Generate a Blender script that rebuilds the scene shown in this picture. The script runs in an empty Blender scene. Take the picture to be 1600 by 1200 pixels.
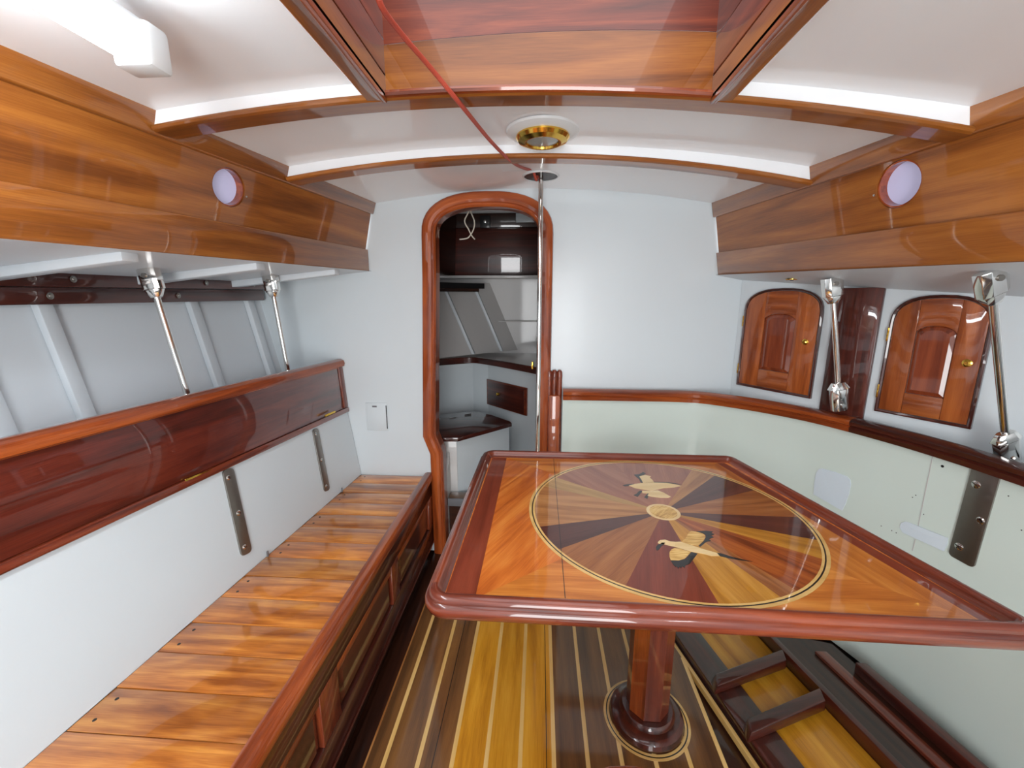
import bpy, bmesh, math, random
from mathutils import Vector as V, Matrix
from mathutils.bvhtree import BVHTree
R = random.Random(7)
scene = bpy.context.scene
COL = scene.collection
# ------------------------------------------------------------------ camera
F, H = 650.0, 1.30                       # focal length in pixels of the 1600x1200 frame, eye height above the sole
VPX, VPY = 844.0, 468.0                  # where lines running fore-and-aft meet
_d = V((VPX-800, VPY-600, F)).normalized()
_u = -V((0, F*F/(600-VPY), F)).normalized()
_x = (-_u).cross(_d)
if _x.x < 0: _x = -_x
EYE = V((0, 0, H))
cam = bpy.data.objects.new('camera', bpy.data.cameras.new('camera')); COL.objects.link(cam)
rt = V((_x[0], _d[0], _u[0])); up = -V((_x[1], _d[1], _u[1])); bk = -V((_x[2], _d[2], _u[2]))
cam.matrix_world = Matrix(((rt.x, up.x, bk.x, 0), (rt.y, up.y, bk.y, 0), (rt.z, up.z, bk.z, H), (0, 0, 0, 1)))
cam.data.sensor_fit = 'HORIZONTAL'; cam.data.sensor_width = 36; cam.data.lens = 36*F/1600
cam.data.clip_start = .02
scene.camera = cam
# ------------------------------------------------------------------ world and exposure
w = bpy.data.worlds.new('shed'); scene.world = w; w.use_nodes = True
w.node_tree.nodes['Background'].inputs[0].default_value = (.98, .97, 1.0, 1)
w.node_tree.nodes['Background'].inputs[1].default_value = 1.9
vs = scene.view_settings
vs.view_transform = 'Standard'; vs.look = 'None'; vs.gamma = 1; vs.use_curve_mapping = False
vs.exposure = 0.40
TUBE_POWER = 24.0
PANEL_POWER = 32.0
# unseen fill light added behind the camera, tilted up to brighten the ceiling
al = bpy.data.lights.new('aft_fill_light', 'AREA'); al.shape = 'RECTANGLE'; al.size = .85; al.size_y = 1.35
al.energy = PANEL_POWER; al.color = (.97, .99, 1)
alo = bpy.data.objects.new('aft_fill_light', al); COL.objects.link(alo)
alo.location = (.1, -1.44, 1.0); alo.rotation_euler = (math.radians(108), 0, 0)
# ------------------------------------------------------------------ pixel helpers
def ray(px, py):
    r = V((px-800, py-600, F)); return V((r.dot(_x), r.dot(_d), r.dot(_u)))
def atZ(px, py, z): r = ray(px, py); return EYE + r*((z-H)/r.z)
def atY(px, py, y): r = ray(px, py); return EYE + r*(y/r.y)
def atX(px, py, x): r = ray(px, py); return EYE + r*(x/r.x)
class Surf:
    def __init__(s, verts, faces): s.t = BVHTree.FromPolygons([V(v) for v in verts], faces)
    def hit(s, px, py):
        l, n, i, d = s.t.ray_cast(EYE, ray(px, py).normalized())
        if l is None: raise RuntimeError('no hit %s %s' % (px, py))
        if n.dot(ray(px, py)) > 0: n = -n
        return l, n
# ------------------------------------------------------------------ materials
def lin(c):
    o = []
    for v in c:
        v /= 255.0; o.append(v/12.92 if v <= .04045 else ((v+.055)/1.055)**2.4)
    return (*o, 1)
def newmat(name):
    m = bpy.data.materials.new(name); m.use_nodes = True
    return m, m.node_tree.nodes, m.node_tree.links, m.node_tree.nodes['Principled BSDF']
def wood(name, dark, mid, light, fig=1.0, coat=1.0, rough=.35, var=.28, wavy=.6, crough=.03, mottle=0.0):
    m, N, L, P = newmat(name)
    uv = N.new('ShaderNodeUVMap'); oi = N.new('ShaderNodeObjectInfo')
    mul = N.new('ShaderNodeMath'); mul.operation = 'MULTIPLY'; mul.inputs[1].default_value = 37.0; L.new(oi.outputs['Random'], mul.inputs[0])
    comb = N.new('ShaderNodeCombineXYZ'); L.new(mul.outputs[0], comb.inputs[0]); L.new(mul.outputs[0], comb.inputs[1])
    add = N.new('ShaderNodeVectorMath'); add.operation = 'ADD'; L.new(uv.outputs[0], add.inputs[0]); L.new(comb.outputs[0], add.inputs[1])
    def noise(sx, sy, det, dist):
        mp = N.new('ShaderNodeMapping'); mp.inputs['Scale'].default_value = (sx, sy, 1); L.new(add.outputs[0], mp.inputs[0])
        n = N.new('ShaderNodeTexNoise'); n.inputs['Scale'].default_value = 1; n.inputs['Detail'].default_value = det
        n.inputs['Distortion'].default_value = dist; L.new(mp.outputs[0], n.inputs[0]); return n
    n1 = noise(2.2*fig, 26*fig, 5, wavy); n2 = noise(14, 420, 2, 0); n3 = noise(5*fig, 9*fig, 2, 1.0)
    rp = N.new('ShaderNodeValToRGB'); e = rp.color_ramp.elements
    e[0].position = .30; e[0].color = lin(dark); e[1].position = .72; e[1].color = lin(light)
    k = e.new(.5); k.color = lin(mid)
    mx = N.new('ShaderNodeMath'); mx.operation = 'MULTIPLY_ADD'; mx.inputs[1].default_value = .28; mx.inputs[2].default_value = -.14
    L.new(n2.outputs[0], mx.inputs[0])
    sm = N.new('ShaderNodeMath'); sm.operation = 'ADD'; L.new(n1.outputs[0], sm.inputs[0]); L.new(mx.outputs[0], sm.inputs[1])
    mm = N.new('ShaderNodeMath'); mm.operation = 'MULTIPLY_ADD'; mm.inputs[1].default_value = mottle; mm.inputs[2].default_value = -mottle/2
    L.new(n3.outputs[0], mm.inputs[0])
    s2 = N.new('ShaderNodeMath'); s2.operation = 'ADD'; L.new(sm.outputs[0], s2.inputs[0]); L.new(mm.outputs[0], s2.inputs[1])
    L.new(s2.outputs[0], rp.inputs[0])
    hs = N.new('ShaderNodeHueSaturation'); L.new(rp.outputs[0], hs.inputs['Color'])
    vv = N.new('ShaderNodeMath'); vv.operation = 'MULTIPLY_ADD'; vv.inputs[1].default_value = var*2; vv.inputs[2].default_value = 1-var
    L.new(oi.outputs['Random'], vv.inputs[0]); L.new(vv.outputs[0], hs.inputs['Value'])
    L.new(hs.outputs[0], P.inputs['Base Color'])
    P.inputs['Roughness'].default_value = rough; P.inputs['Coat Weight'].default_value = coat
    P.inputs['Coat Roughness'].default_value = crough; P.inputs['Specular IOR Level'].default_value = .3
    return m
def paint(name, c, rough=.35, coat=.6, crough=.06, grain=.015):
    m, N, L, P = newmat(name)
    tc = N.new('ShaderNodeTexCoord'); n = N.new('ShaderNodeTexNoise'); n.inputs['Scale'].default_value = 3.5; n.inputs['Detail'].default_value = 4
    L.new(tc.outputs['Object'], n.inputs[0])
    hs = N.new('ShaderNodeHueSaturation'); hs.inputs['Color'].default_value = lin(c)
    ma = N.new('ShaderNodeMath'); ma.operation = 'MULTIPLY_ADD'; ma.inputs[1].default_value = grain*4; ma.inputs[2].default_value = 1-grain*2
    L.new(n.outputs[0], ma.inputs[0]); L.new(ma.outputs[0], hs.inputs['Value']); L.new(hs.outputs[0], P.inputs['Base Color'])
    P.inputs['Roughness'].default_value = rough; P.inputs['Coat Weight'].default_value = coat; P.inputs['Coat Roughness'].default_value = crough
    return m
def metal(name, c, rough, bump=0):
    m, N, L, P = newmat(name); P.inputs['Metallic'].default_value = 1; P.inputs['Base Color'].default_value = lin(c); P.inputs['Roughness'].default_value = rough
    tc = N.new('ShaderNodeTexCoord'); n = N.new('ShaderNodeTexNoise'); n.inputs['Scale'].default_value = 60; L.new(tc.outputs['Object'], n.inputs[0])
    ma = N.new('ShaderNodeMath'); ma.operation = 'MULTIPLY_ADD'; ma.inputs[1].default_value = rough*.6+bump; ma.inputs[2].default_value = rough*.7
    L.new(n.outputs[0], ma.inputs[0]); L.new(ma.outputs[0], P.inputs['Roughness'])
    return m
def glow(name, c, s):
    m, N, L, P = newmat(name); P.inputs['Base Color'].default_value = lin(c); P.inputs['Roughness'].default_value = .3
    P.inputs['Emission Color'].default_value = lin(c); P.inputs['Emission Strength'].default_value = s
    return m
M = dict(
 white=paint('white_gloss_paint', (206, 215, 219), .32, .15, .15), hull=paint('hull_white_paint', (208, 215, 220), .5, .2, .15),
 ceil=paint('ceiling_gloss_paint', (242, 246, 249), .3, .5, .04), pale=paint('pale_green_white_paint', (212, 225, 217), .4, .5, .1),
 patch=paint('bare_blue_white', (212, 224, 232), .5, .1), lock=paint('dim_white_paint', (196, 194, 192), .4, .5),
 teak=wood('varnished_teak', (108, 58, 20), (142, 82, 30), (170, 106, 44), .8, wavy=.5, var=.12),
 mahog=wood('varnished_mahogany', (78, 28, 16), (112, 46, 26), (142, 66, 36), 1.0, var=.16),
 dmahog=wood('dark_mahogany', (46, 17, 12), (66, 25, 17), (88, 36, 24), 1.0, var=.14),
 flapw=wood('red_mahogany', (62, 20, 12), (92, 32, 20), (116, 46, 28), 1.0, var=.08),
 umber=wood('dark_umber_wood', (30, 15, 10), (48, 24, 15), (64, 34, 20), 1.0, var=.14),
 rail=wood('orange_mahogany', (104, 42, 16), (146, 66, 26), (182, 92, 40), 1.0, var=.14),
 slat=wood('golden_mahogany', (142, 76, 26), (188, 112, 44), (224, 152, 68), .8, var=.24, wavy=1.6, mottle=.5),
 doorw=wood('cabinet_mahogany', (112, 50, 20), (146, 74, 32), (172, 96, 46), 1.2, var=.14),
 doorp=wood('cabinet_panel_mahogany', (98, 40, 20), (126, 56, 28), (146, 72, 38), 1.2, var=.08),
 floorw=wood('sole_teak', (84, 54, 28), (112, 74, 38), (134, 92, 48), .9, var=.16, rough=.4, crough=.08),
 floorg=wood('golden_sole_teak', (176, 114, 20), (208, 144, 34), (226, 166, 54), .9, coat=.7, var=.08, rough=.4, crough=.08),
 holly=wood('holly_inlay', (212, 170, 98), (226, 186, 112), (236, 200, 132), 1, var=.03),
 ebony=wood('ebony_inlay', (14, 13, 14), (22, 20, 20), (30, 27, 26), 1, var=.05),
 burl=wood('burl_inlay', (176, 126, 52), (218, 172, 88), (238, 204, 130), 3, var=.04, wavy=3, mottle=.8),
 cream=wood('cream_inlay', (226, 192, 128), (238, 208, 148), (244, 220, 166), 1, var=.03),
 v_tan=wood('veneer_tan', (146, 92, 46), (172, 116, 62), (192, 138, 80), 1, var=.04, wavy=1.2),
 v_brown=wood('veneer_brown', (128, 72, 32), (154, 94, 46), (174, 114, 62), 1, var=.05, wavy=1.2),
 v_purple=wood('veneer_purple', (66, 32, 26), (82, 42, 34), (96, 52, 42), 1, var=.05),
 v_red=wood('veneer_red', (106, 42, 24), (126, 54, 34), (142, 66, 42), 1, var=.05),
 v_gold=wood('veneer_gold', (160, 104, 28), (188, 130, 42), (206, 150, 62), 1, var=.04, wavy=1.4),
 v_orange=wood('veneer_orange', (104, 44, 14), (158, 78, 28), (192, 112, 46), 1.6, var=.05),
 v_rose=wood('veneer_rose', (138, 78, 54), (158, 96, 68), (174, 114, 84), 1, var=.05),
 v_olive=wood('veneer_olive', (166, 124, 62), (188, 146, 80), (204, 166, 100), 1, var=.04),
 v_mah=wood('veneer_mahogany', (178, 84, 26), (214, 116, 42), (234, 146, 64), .9, var=.08, wavy=1.6, mottle=.4),
 v_amber=wood('veneer_amber', (166, 88, 30), (200, 120, 46), (220, 146, 66), 1.2, var=.06),
 chrome=metal('polished_steel', (222, 220, 216), .08), steel=metal('brushed_steel', (150, 146, 140), .42), brass=metal('polished_brass', (232, 188, 84), .16),
 black=paint('black', (16, 16, 18), .5, .2), grey=paint('grey_trim', (110, 112, 116), .4, .3), wire=paint('white_wire', (226, 216, 200), .5, 0),
 cable=paint('red_rubber_cable', (176, 72, 54), .5, .1), plastic=paint('white_plastic', (226, 232, 234), .35, .3),
 lens=paint('frosted_lens', (150, 152, 146), .3, .8), tube=glow('lit_tube', (244, 250, 255), TUBE_POWER),
 pane=glow('backlit_frosted_pane', (176, 176, 206), .30),
)
# ------------------------------------------------------------------ mesh helpers
WLOC = {}
def _uv(bm, g):
    lay = bm.loops.layers.uv.verify()
    g = V(g).normalized()
    for f in bm.faces:
        n = f.normal
        b = n.cross(g)
        if b.length < .3: b = n.orthogonal()
        b.normalize()
        a = b.cross(n) if n.cross(g).length >= .3 else n.cross(b)
        for l in f.loops: l[lay].uv = (l.vert.co.dot(a), l.vert.co.dot(b))
def link(name, bm, mat, parent=None, smooth=False, ang=None):
    bm.verts.ensure_lookup_table()
    lo = V((min(v.co.x for v in bm.verts), min(v.co.y for v in bm.verts), min(v.co.z for v in bm.verts)))
    hi = V((max(v.co.x for v in bm.verts), max(v.co.y for v in bm.verts), max(v.co.z for v in bm.verts)))
    c = (lo+hi)/2; c.z = lo.z
    for v in bm.verts: v.co -= c
    if smooth:
        for f in bm.faces: f.smooth = True
        for e in bm.edges:
            if len(e.link_faces) == 2 and e.calc_face_angle(0) > (ang or .7): e.smooth = False
    me = bpy.data.meshes.new(name); bm.to_mesh(me); bm.free()
    me.materials.append(M[mat] if isinstance(mat, str) else mat)
    o = bpy.data.objects.new(name, me); COL.objects.link(o); o.location = c; WLOC[o.name] = c
    if parent is not None:
        o.parent = parent; o.matrix_parent_inverse = Matrix.Translation(-WLOC[parent.name])
    return o
def thing(name, loc, label, cat, group=None):
    o = bpy.data.objects.new(name, None); COL.objects.link(o); o.location = V(loc); o.empty_display_size = .05
    WLOC[o.name] = V(loc); return tag(o, label, cat, group)
def tag(o, label=None, cat=None, group=None, kind=None):
    if label: o['label'] = label
    if cat: o['category'] = cat
    if group: o['group'] = group
    if kind: o['kind'] = kind
    return o
def struct(o, label=None): o['kind'] = 'structure'; return tag(o, label)
def mesh(name, verts, faces, mat, parent=None, g=(0, 1, 0), smooth=False):
    bm = bmesh.new(); vs_ = [bm.verts.new(v) for v in verts]
    for f in faces: bm.faces.new([vs_[i] for i in f])
    bmesh.ops.recalc_face_normals(bm, faces=bm.faces); bm.normal_update(); _uv(bm, g)
    return link(name, bm, mat, parent, smooth)
def prism(name, poly, ext, mat, parent=None, g=(0, 1, 0), bevel=0, smooth=False):
    """closed polygon of 3-d points pushed along ext"""
    ext = V(ext) if not callable(ext) else ext
    bm = bmesh.new()
    a = [bm.verts.new(V(p)) for p in poly]; b = [bm.verts.new(V(p)+ext) for p in poly]
    n = len(a); bm.faces.new(a[::-1]); bm.faces.new(b)
    for i in range(n): bm.faces.new((a[i], a[(i+1) % n], b[(i+1) % n], b[i]))
    bmesh.ops.recalc_face_normals(bm, faces=bm.faces)
    if bevel:
        ed = [e for e in bm.edges if e.calc_face_angle(0) > .5]
        bmesh.ops.bevel(bm, geom=ed, offset=bevel, segments=2, profile=.5, affect='EDGES', clamp_overlap=True)
    bm.normal_update(); _uv(bm, g)
    return link(name, bm, mat, parent, smooth or bevel > 0)
def box(name, lo, hi, mat, parent=None, g=(0, 1, 0), bevel=.002):
    x0, y0, z0 = lo; x1, y1, z1 = hi
    return prism(name, [(x0, y0, z0), (x1, y0, z0), (x1, y1, z0), (x0, y1, z0)], (0, 0, z1-z0), mat, parent, g, bevel)
def hexa(name, a, b, mat, parent=None, g=(0, 1, 0), bevel=.0):
    """two matching rings of points joined into a solid"""
    bm = bmesh.new(); A = [bm.verts.new(V(p)) for p in a]; B = [bm.verts.new(V(p)) for p in b]; n = len(A)
    bm.faces.new(A[::-1]); bm.faces.new(B)
    for i in range(n): bm.faces.new((A[i], A[(i+1) % n], B[(i+1) % n], B[i]))
    bmesh.ops.recalc_face_normals(bm, faces=bm.faces)
    if bevel: bmesh.ops.bevel(bm, geom=[e for e in bm.edges if e.calc_face_angle(0) > .5], offset=bevel, segments=2, profile=.5, affect='EDGES', clamp_overlap=True)
    bm.normal_update(); _uv(bm, g)
    return link(name, bm, mat, parent, bevel > 0)
def sweep(name, path, prof, mat, parent=None, upv=(0, 0, 1), closed=False, smooth=True, upf=None, ang=.6):
    """prof: closed list of (side, up) points; side = tangent x up"""
    P = [V(p) for p in path]; n = len(P); bm = bmesh.new(); rings = []; s = 0; S = []
    for i in range(n):
        pr = P[i-1] if (i or closed) else None; nx = P[(i+1) % n] if (i < n-1 or closed) else None
        t1 = (P[i]-pr).normalized() if pr is not None else None; t2 = (nx-P[i]).normalized() if nx is not None else None
        t = ((t1 or t2)+(t2 or t1)).normalized()
        U = V(upf(i)) if upf else V(upv)
        sd = t.cross(U).normalized(); Un = sd.cross(t).normalized()
        k = 1/max(.5, t.dot(t1 or t2))
        rings.append([bm.verts.new(P[i]+sd*a*k+Un*b) for a, b in prof])
        if i: s += (P[i]-P[i-1]).length
        S.append(s)
    lay = bm.loops.layers.uv.verify(); m = len(prof)
    Q = [0]
    for j in range(m): Q.append(Q[-1]+math.dist(prof[j], prof[(j+1) % m]))
    for i in range(n if closed else n-1):
        k = (i+1) % n; s2 = S[k] if k else s+(P[0]-P[-1]).length
        for j in range(m):
            q = (j+1) % m; f = bm.faces.new((rings[i][j], rings[k][j], rings[k][q], rings[i][q]))
            for l, uvc in zip(f.loops, ((S[i], Q[j]), (s2, Q[j]), (s2, Q[j+1]), (S[i], Q[j+1]))): l[lay].uv = uvc
    if not closed: bm.faces.new(rings[0]); bm.faces.new(rings[-1][::-1])
    bmesh.ops.recalc_face_normals(bm, faces=bm.faces); bm.normal_update()
    return link(name, bm, mat, parent, smooth, ang)
def circ(r, n=12, ry=None): return [(r*math.cos(2*math.pi*i/n), (ry or r)*math.sin(2*math.pi*i/n)) for i in range(n)]
def tube(name, pts, r, mat, parent=None, n=12):
    t = (V(pts[-1])-V(pts[0])); u = (0, 0, 1) if abs(t.normalized().z) < .8 else (0, 1, 0)
    return sweep(name, pts, circ(r, n), mat, parent, u)
def lathe(name, prof, org, axis, mat, parent=None, n=28, ang=.5):
    ax = V(axis).normalized(); a = ax.orthogonal().normalized(); b = ax.cross(a); org = V(org)
    bm = bmesh.new(); rings = []
    for r, z in prof:
        rings.append([bm.verts.new(org+ax*z+(a*math.cos(2*math.pi*i/n)+b*math.sin(2*math.pi*i/n))*max(r, 1e-5)) for i in range(n)])
    for i in range(len(rings)-1):
        for j in range(n): bm.faces.new((rings[i][j], rings[i][(j+1) % n], rings[i+1][(j+1) % n], rings[i+1][j]))
    bm.faces.new(rings[0][::-1]); bm.faces.new(rings[-1])
    bmesh.ops.recalc_face_normals(bm, faces=bm.faces); bm.normal_update(); _uv(bm, a)
    return link(name, bm, mat, parent, True, ang)
def catmull(pts, k=6):
    P = [V(p) for p in pts]; out = []
    for i in range(len(P)-1):
        p0 = P[max(i-1, 0)]; p1 = P[i]; p2 = P[i+1]; p3 = P[min(i+2, len(P)-1)]
        for j in range(k):
            t = j/k; out.append(.5*((2*p1)+(p2-p0)*t+(2*p0-5*p1+4*p2-p3)*t*t+(3*p1-p0-3*p2+p3)*t**3))
    out.append(P[-1]); return out
def lerp(a, b, t): return a+(b-a)*t
YB = 1.95                                  # main bulkhead
YA = -1.0                                  # after end of the saloon
# ------------------------------------------------------------------ lines of the coachroof and hull
def XL(y): return -.75-.2*(YB-y)
def XR(y): return .735+.2*(YB-y)
def topL(y): return 1.723+.02*(YB-y)
def topR(y): return 1.702-.003*(YB-y)
def quad3(x, x0, z0, zc, x1, z1):
    return z0*(x*(x-x1))/(x0*(x0-x1)) + zc*((x-x0)*(x-x1))/(x0*x1) + z1*(x*(x-x0))/(x1*(x1-x0))
def ceilz(x, y): return quad3(x, XL(y), topL(y), 1.775+.015*(YB-y), XR(y), topR(y))
def beamz(x, y): return quad3(x, XL(y), topL(y)-.045, 1.775+.015*(YB-y)-.040, XR(y), topR(y)-.052)
BAND = {'l': [(-.75, 1.723, .02), (-.768, 1.677, .0165), (-.802, 1.525, -.003), (-.803, 1.428, -.0133)],
        'r': [(.735, 1.702, -.003), (.748, 1.645, .0036), (.773, 1.50, -.0258), (.79, 1.405, -.031)]}
def band(side, i, y, off=0):
    x, z, dz = BAND[side][i]; s = -1 if side == 'l' else 1
    return V((x+s*.2*(YB-y)+s*off, y, z+dz*(YB-y)))
def deckz(x, y):
    b = band('l' if x < 0 else 'r', 3, y); return b.z - (.10 if x < 0 else .2)*(abs(x)-abs(b.x))
def hullx(z, y): return -(1.275+.20*(z-.97)+.12*(YB-y))
# ------------------------------------------------------------------ SETTING: ceiling
HX0, HX1, HY0, HY1 = -.404, .414, -.25, 1.07       # hatch opening outside its carlins
ys = [YA, -.6, HY0, .2, .6, HY1, 1.3, 1.6, YB]
vv, ff = [], []
for y in ys:
    xs = [lerp(XL(y)-.015, HX0, i/5) for i in range(6)]+[lerp(HX0, HX1, i/6) for i in range(1, 7)]+[lerp(HX1, XR(y)+.015, i/5) for i in range(1, 6)]
    for x in xs: vv.append((x, y, ceilz(x, y)))
nx = 17-0
nx = len(vv)//len(ys)
for i in range(len(ys)-1):
    for j in range(nx-1):
        if 5 <= j < 11 and ys[i] >= HY0-.001 and ys[i+1] <= HY1+.001: continue
        ff.append((i*nx+j, i*nx+j+1, (i+1)*nx+j+1, (i+1)*nx+j))
ceiling = struct(mesh('ceiling', vv, ff, 'ceil', smooth=True))
CEIL = Surf(vv, ff)
# deck undersides outboard of the coachroof sides
DECK = {}
for side, s in (('l', -1), ('r', 1)):
    vv = []; 
    for y in (YA, 0, 1, YB):
        b = band(side, 3, y, -.02); vv += [(b.x, y, b.z+.001), (s*1.75, y, deckz(s*1.75, y))]
    ff = [(i*2, i*2+1, i*2+3, i*2+2) for i in range(3)]
    struct(mesh('ceiling_side_deck', vv, ff, 'hull', ceiling)); DECK[side] = Surf(vv, ff)
# white beams across the underside of the port side deck
for y in (1.74, 1.36, .98, .60, .22):
    b = band('l', 3, y, .012); p = [V((b.x, y, deckz(b.x, y))), V((-1.62, y, deckz(-1.62, y)))]
    prism('deck_beam', [p[0], p[1], p[1]-V((0, 0, .03)), p[0]-V((0, 0, .022))], (0, .045, 0), 'hull', ceiling, bevel=.003)
# ------------------------------------------------------------------ SETTING: coachroof sides
def hole_face(bm, lo, hi, z0f, z1f, c, r): pass
PORT = {}
SIDE = {}
for side, s, lab in (('l', -1, 'port'), ('r', 1, 'starboard')):
    t = bpy.data.objects.new('trim_1' if side == 'l' else 'trim_2', None); COL.objects.link(t)
    t.location = (s*.8, 1, 1.4); WLOC[t.name] = V(t.location); struct(t)
    A = .0; yn, yf = YA, YB-.004
    # top board, proud of the main board
    def strip(name, i, j, off, th, mat, z_up=0, ext0=0):
        ring = lambda y: [band(side, i, y, -off)+V((0, 0, z_up)), band(side, j, y, -off), band(side, j, y, th), band(side, i, y, th)+V((0, 0, z_up))]
        return hexa(name, ring(yn), ring(yf), mat, t, (s*-.2, 1, 0), .003)
    strip('top_board', 0, 1, .014, .03, 'teak', .012)
    strip('lower_board', 2, 3, .012, .03, 'teak')
    pA, pB, pC = band(side, 1, yn), band(side, 1, yf), band(side, 2, yf); pn = (pB-pA).cross(pC-pA)
    def low(y): q = band(side, 2, y); q.x -= (q-pA).dot(pn)/pn.x; return q
    def hi_(y): q = band(side, 1, y); q.x -= (q-pA).dot(pn)/pn.x; return q
    vv = [hi_(yn), low(yn), low(yf), hi_(yf)]
    SIDE[side] = Surf(vv, [(0, 1, 2, 3)])
    # main board with a round porthole cut through it
    (c, n) = SIDE[side].hit(*((358, 293) if side == 'l' else (1403, 288)))
    r = .054 if side == 'l' else .057
    dr = V((s*-.2, 1, 0)).normalized(); dn = dr.cross(n).normalized()
    bm = bmesh.new(); NS = 40
    def pt(y, k, o=0): q = lerp(hi_(y), low(y), k); return q - n*o
    y0, y1 = c.y-.085, c.y+.085
    def quad(a, b, c_, d): bm.faces.new([bm.verts.new(v) for v in (a, b, c_, d)])
    quad(pt(yn, 0), pt(yn, 1), pt(y0, 1), pt(y0, 0)); quad(pt(y1, 0), pt(y1, 1), pt(yf, 1), pt(yf, 0))
    corners = [pt(y1, 0), pt(y0, 0), pt(y0, 1), pt(y1, 1)]
    rim, out = [], []
    for k in range(NS):
        a = 2*math.pi*k/NS; d = dr*math.cos(a)+dn*math.sin(a); rim.append(c+d*r)
        best = None
        for e in range(4):                         # where the ray from the centre meets the surrounding rectangle
            p, q = corners[e], corners[(e+1) % 4]
            ax, ay = (p-c).dot(dr), (p-c).dot(dn); bx, by = (q-c).dot(dr), (q-c).dot(dn); cx, cy = math.cos(a), math.sin(a)
            den = cx*(by-ay)-cy*(bx-ax)
            if abs(den) < 1e-9: continue
            tt = (ax*(by-ay)-ay*(bx-ax))/den; uu = (ax*cy-ay*cx)/den
            if tt > 0 and -1e-6 <= uu <= 1+1e-6 and (best is None or tt < best[0]): best = (tt, p+(q-p)*uu, e)
        out.append(best)
    for k in range(NS):
        q = (k+1) % NS; a, b = out[k], out[q]
        if a[2] == b[2]: quad(rim[k], a[1], b[1], rim[q])
        else:
            cn = corners[(a[2]+1) % 4] if (a[2]+1) % 4 == b[2] else corners[a[2]]
            bm.faces.new([bm.verts.new(v) for v in (rim[k], a[1], cn, b[1], rim[q])])
        bm.faces.new([bm.verts.new(v) for v in (rim[k], rim[q], rim[q]-n*.034, rim[k]-n*.034)])
    bmesh.ops.remove_doubles(bm, verts=bm.verts, dist=1e-5); bm.normal_update()
    for f in bm.faces:
        cf_ = f.calc_center_median()
        if f.normal.dot(n if abs(f.normal.dot(n)) > .5 else (c-cf_)) < 0: f.normal_flip()
    bm.normal_update(); ul = bm.loops.layers.uv.verify()
    for f in bm.faces:
        for l in f.loops: l[ul].uv = (l.vert.co.dot(dr), l.vert.co.dot(dn)+l.vert.co.dot(n))
    link('main_board', bm, 'teak', t)
    wn = bpy.data.objects.new('window_1' if side == 'l' else 'window_2', None); COL.objects.link(wn); wn.location = c; WLOC[wn.name] = c; struct(wn)
    lathe('pane', [(0, 0), (r+.012, 0), (r+.012, .006), (0, .006)], c-n*.034, n, 'pane', wn, 40)
    lathe('liner', [(r-.001, 0), (r-.001, .026), (r-.005, .026), (r-.005, 0)], c-n*.030, n, 'rail', wn, 40)
    lathe('pane_screw', [(0, 0), (.003, 0), (.003, .002), (0, .003)], c+dr*(r+.004)-dn*.012*(1 if s > 0 else -1), n, 'chrome', wn, 10)
# ------------------------------------------------------------------ SETTING: roof beams, hatch coaming
n_tr = 3
for y in (1.475, 1.07):
    xs = [lerp(XL(y)-.004, XR(y)+.004, i/28) for i in range(29)]
    t = sweep('trim_%d' % n_tr, [(x, y, beamz(x, y)) for x in xs], [(-.026, .013), (.026, .013), (.026, .06), (-.026, .06)], 'ceil', upv=(0, 0, 1), ang=.3)
    struct(t); n_tr += 1
    pr = [(-.034, .013), (-.036, .008), (-.033, .003), (-.026, 0), (.026, 0), (.033, .003), (.036, .008), (.034, .013)]
    sweep('wood_cap', [(x, y, beamz(x, y)) for x in xs], pr, 'teak', t, ang=.4)
hatch = thing('hatch_coaming', (0, .4, 1.74), 'deep open skylight coaming of varnished boards set between the roof beams', 'hatch')
for x0, x1, inn in ((HX0, HX0+.049, 1), (HX1-.049, HX1, -1)):
    xm = (x0+x1)/2; z0 = beamz(xm, 1.05)
    lo = prism('carlin', [(x0, HY0, z0), (x1, HY0, z0), (x1, HY1-.027, z0), (x0, HY1-.027, z0)], (0, 0, .05), 'teak', hatch, bevel=.004)
    xi = x1 if inn > 0 else x0
    box('bead', (min(xi, xi-inn*.012), HY0, z0-.006), (max(xi, xi-inn*.012), HY1-.03, z0+.012), 'rail', hatch)
    box('side_board', (min(xi, xi-inn*.03), HY0, z0+.051), (max(xi, xi-inn*.03), HY1+.02, z0+.12), 'mahog', hatch, bevel=.002)
    box('side_board', (min(xi, xi-inn*.03), HY0, z0+.121), (max(xi, xi-inn*.03), HY1+.02, 2.12), 'mahog', hatch, bevel=.002)
xa, xb = HX0+.049, HX1-.049
def zj(x): return 1.868-.10*x*x
NX = 12
def fboard(name, f0, f1, mat, y0, y1):
    xs = [lerp(xa, xb, i/NX) for i in range(NX+1)]
    poly = [(x, y0, f0(x)) for x in xs]+[(x, y0, f1(x)) for x in xs[::-1]]
    return prism(name, poly, (0, y1-y0, 0), mat, hatch, (1, 0, 0))
fboard('end_board', lambda x: beamz(x, HY1)+.006, lambda x: zj(x)-.001, 'teak', HY1-.034, HY1-.0275)
fboard('end_board', lambda x: zj(x)+.001, lambda x: 2.12, 'mahog', HY1-.033, HY1-.0275)
sweep('bead', [(lerp(xa, xb, i/NX), HY1-.036, beamz(lerp(xa, xb, i/NX), HY1)+.010) for i in range(NX+1)], circ(.008, 8), 'rail', hatch)
box('end_board', (xa, HY0, 1.72), (xb, HY0+.03, 2.12), 'mahog', hatch, (1, 0, 0))
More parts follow.
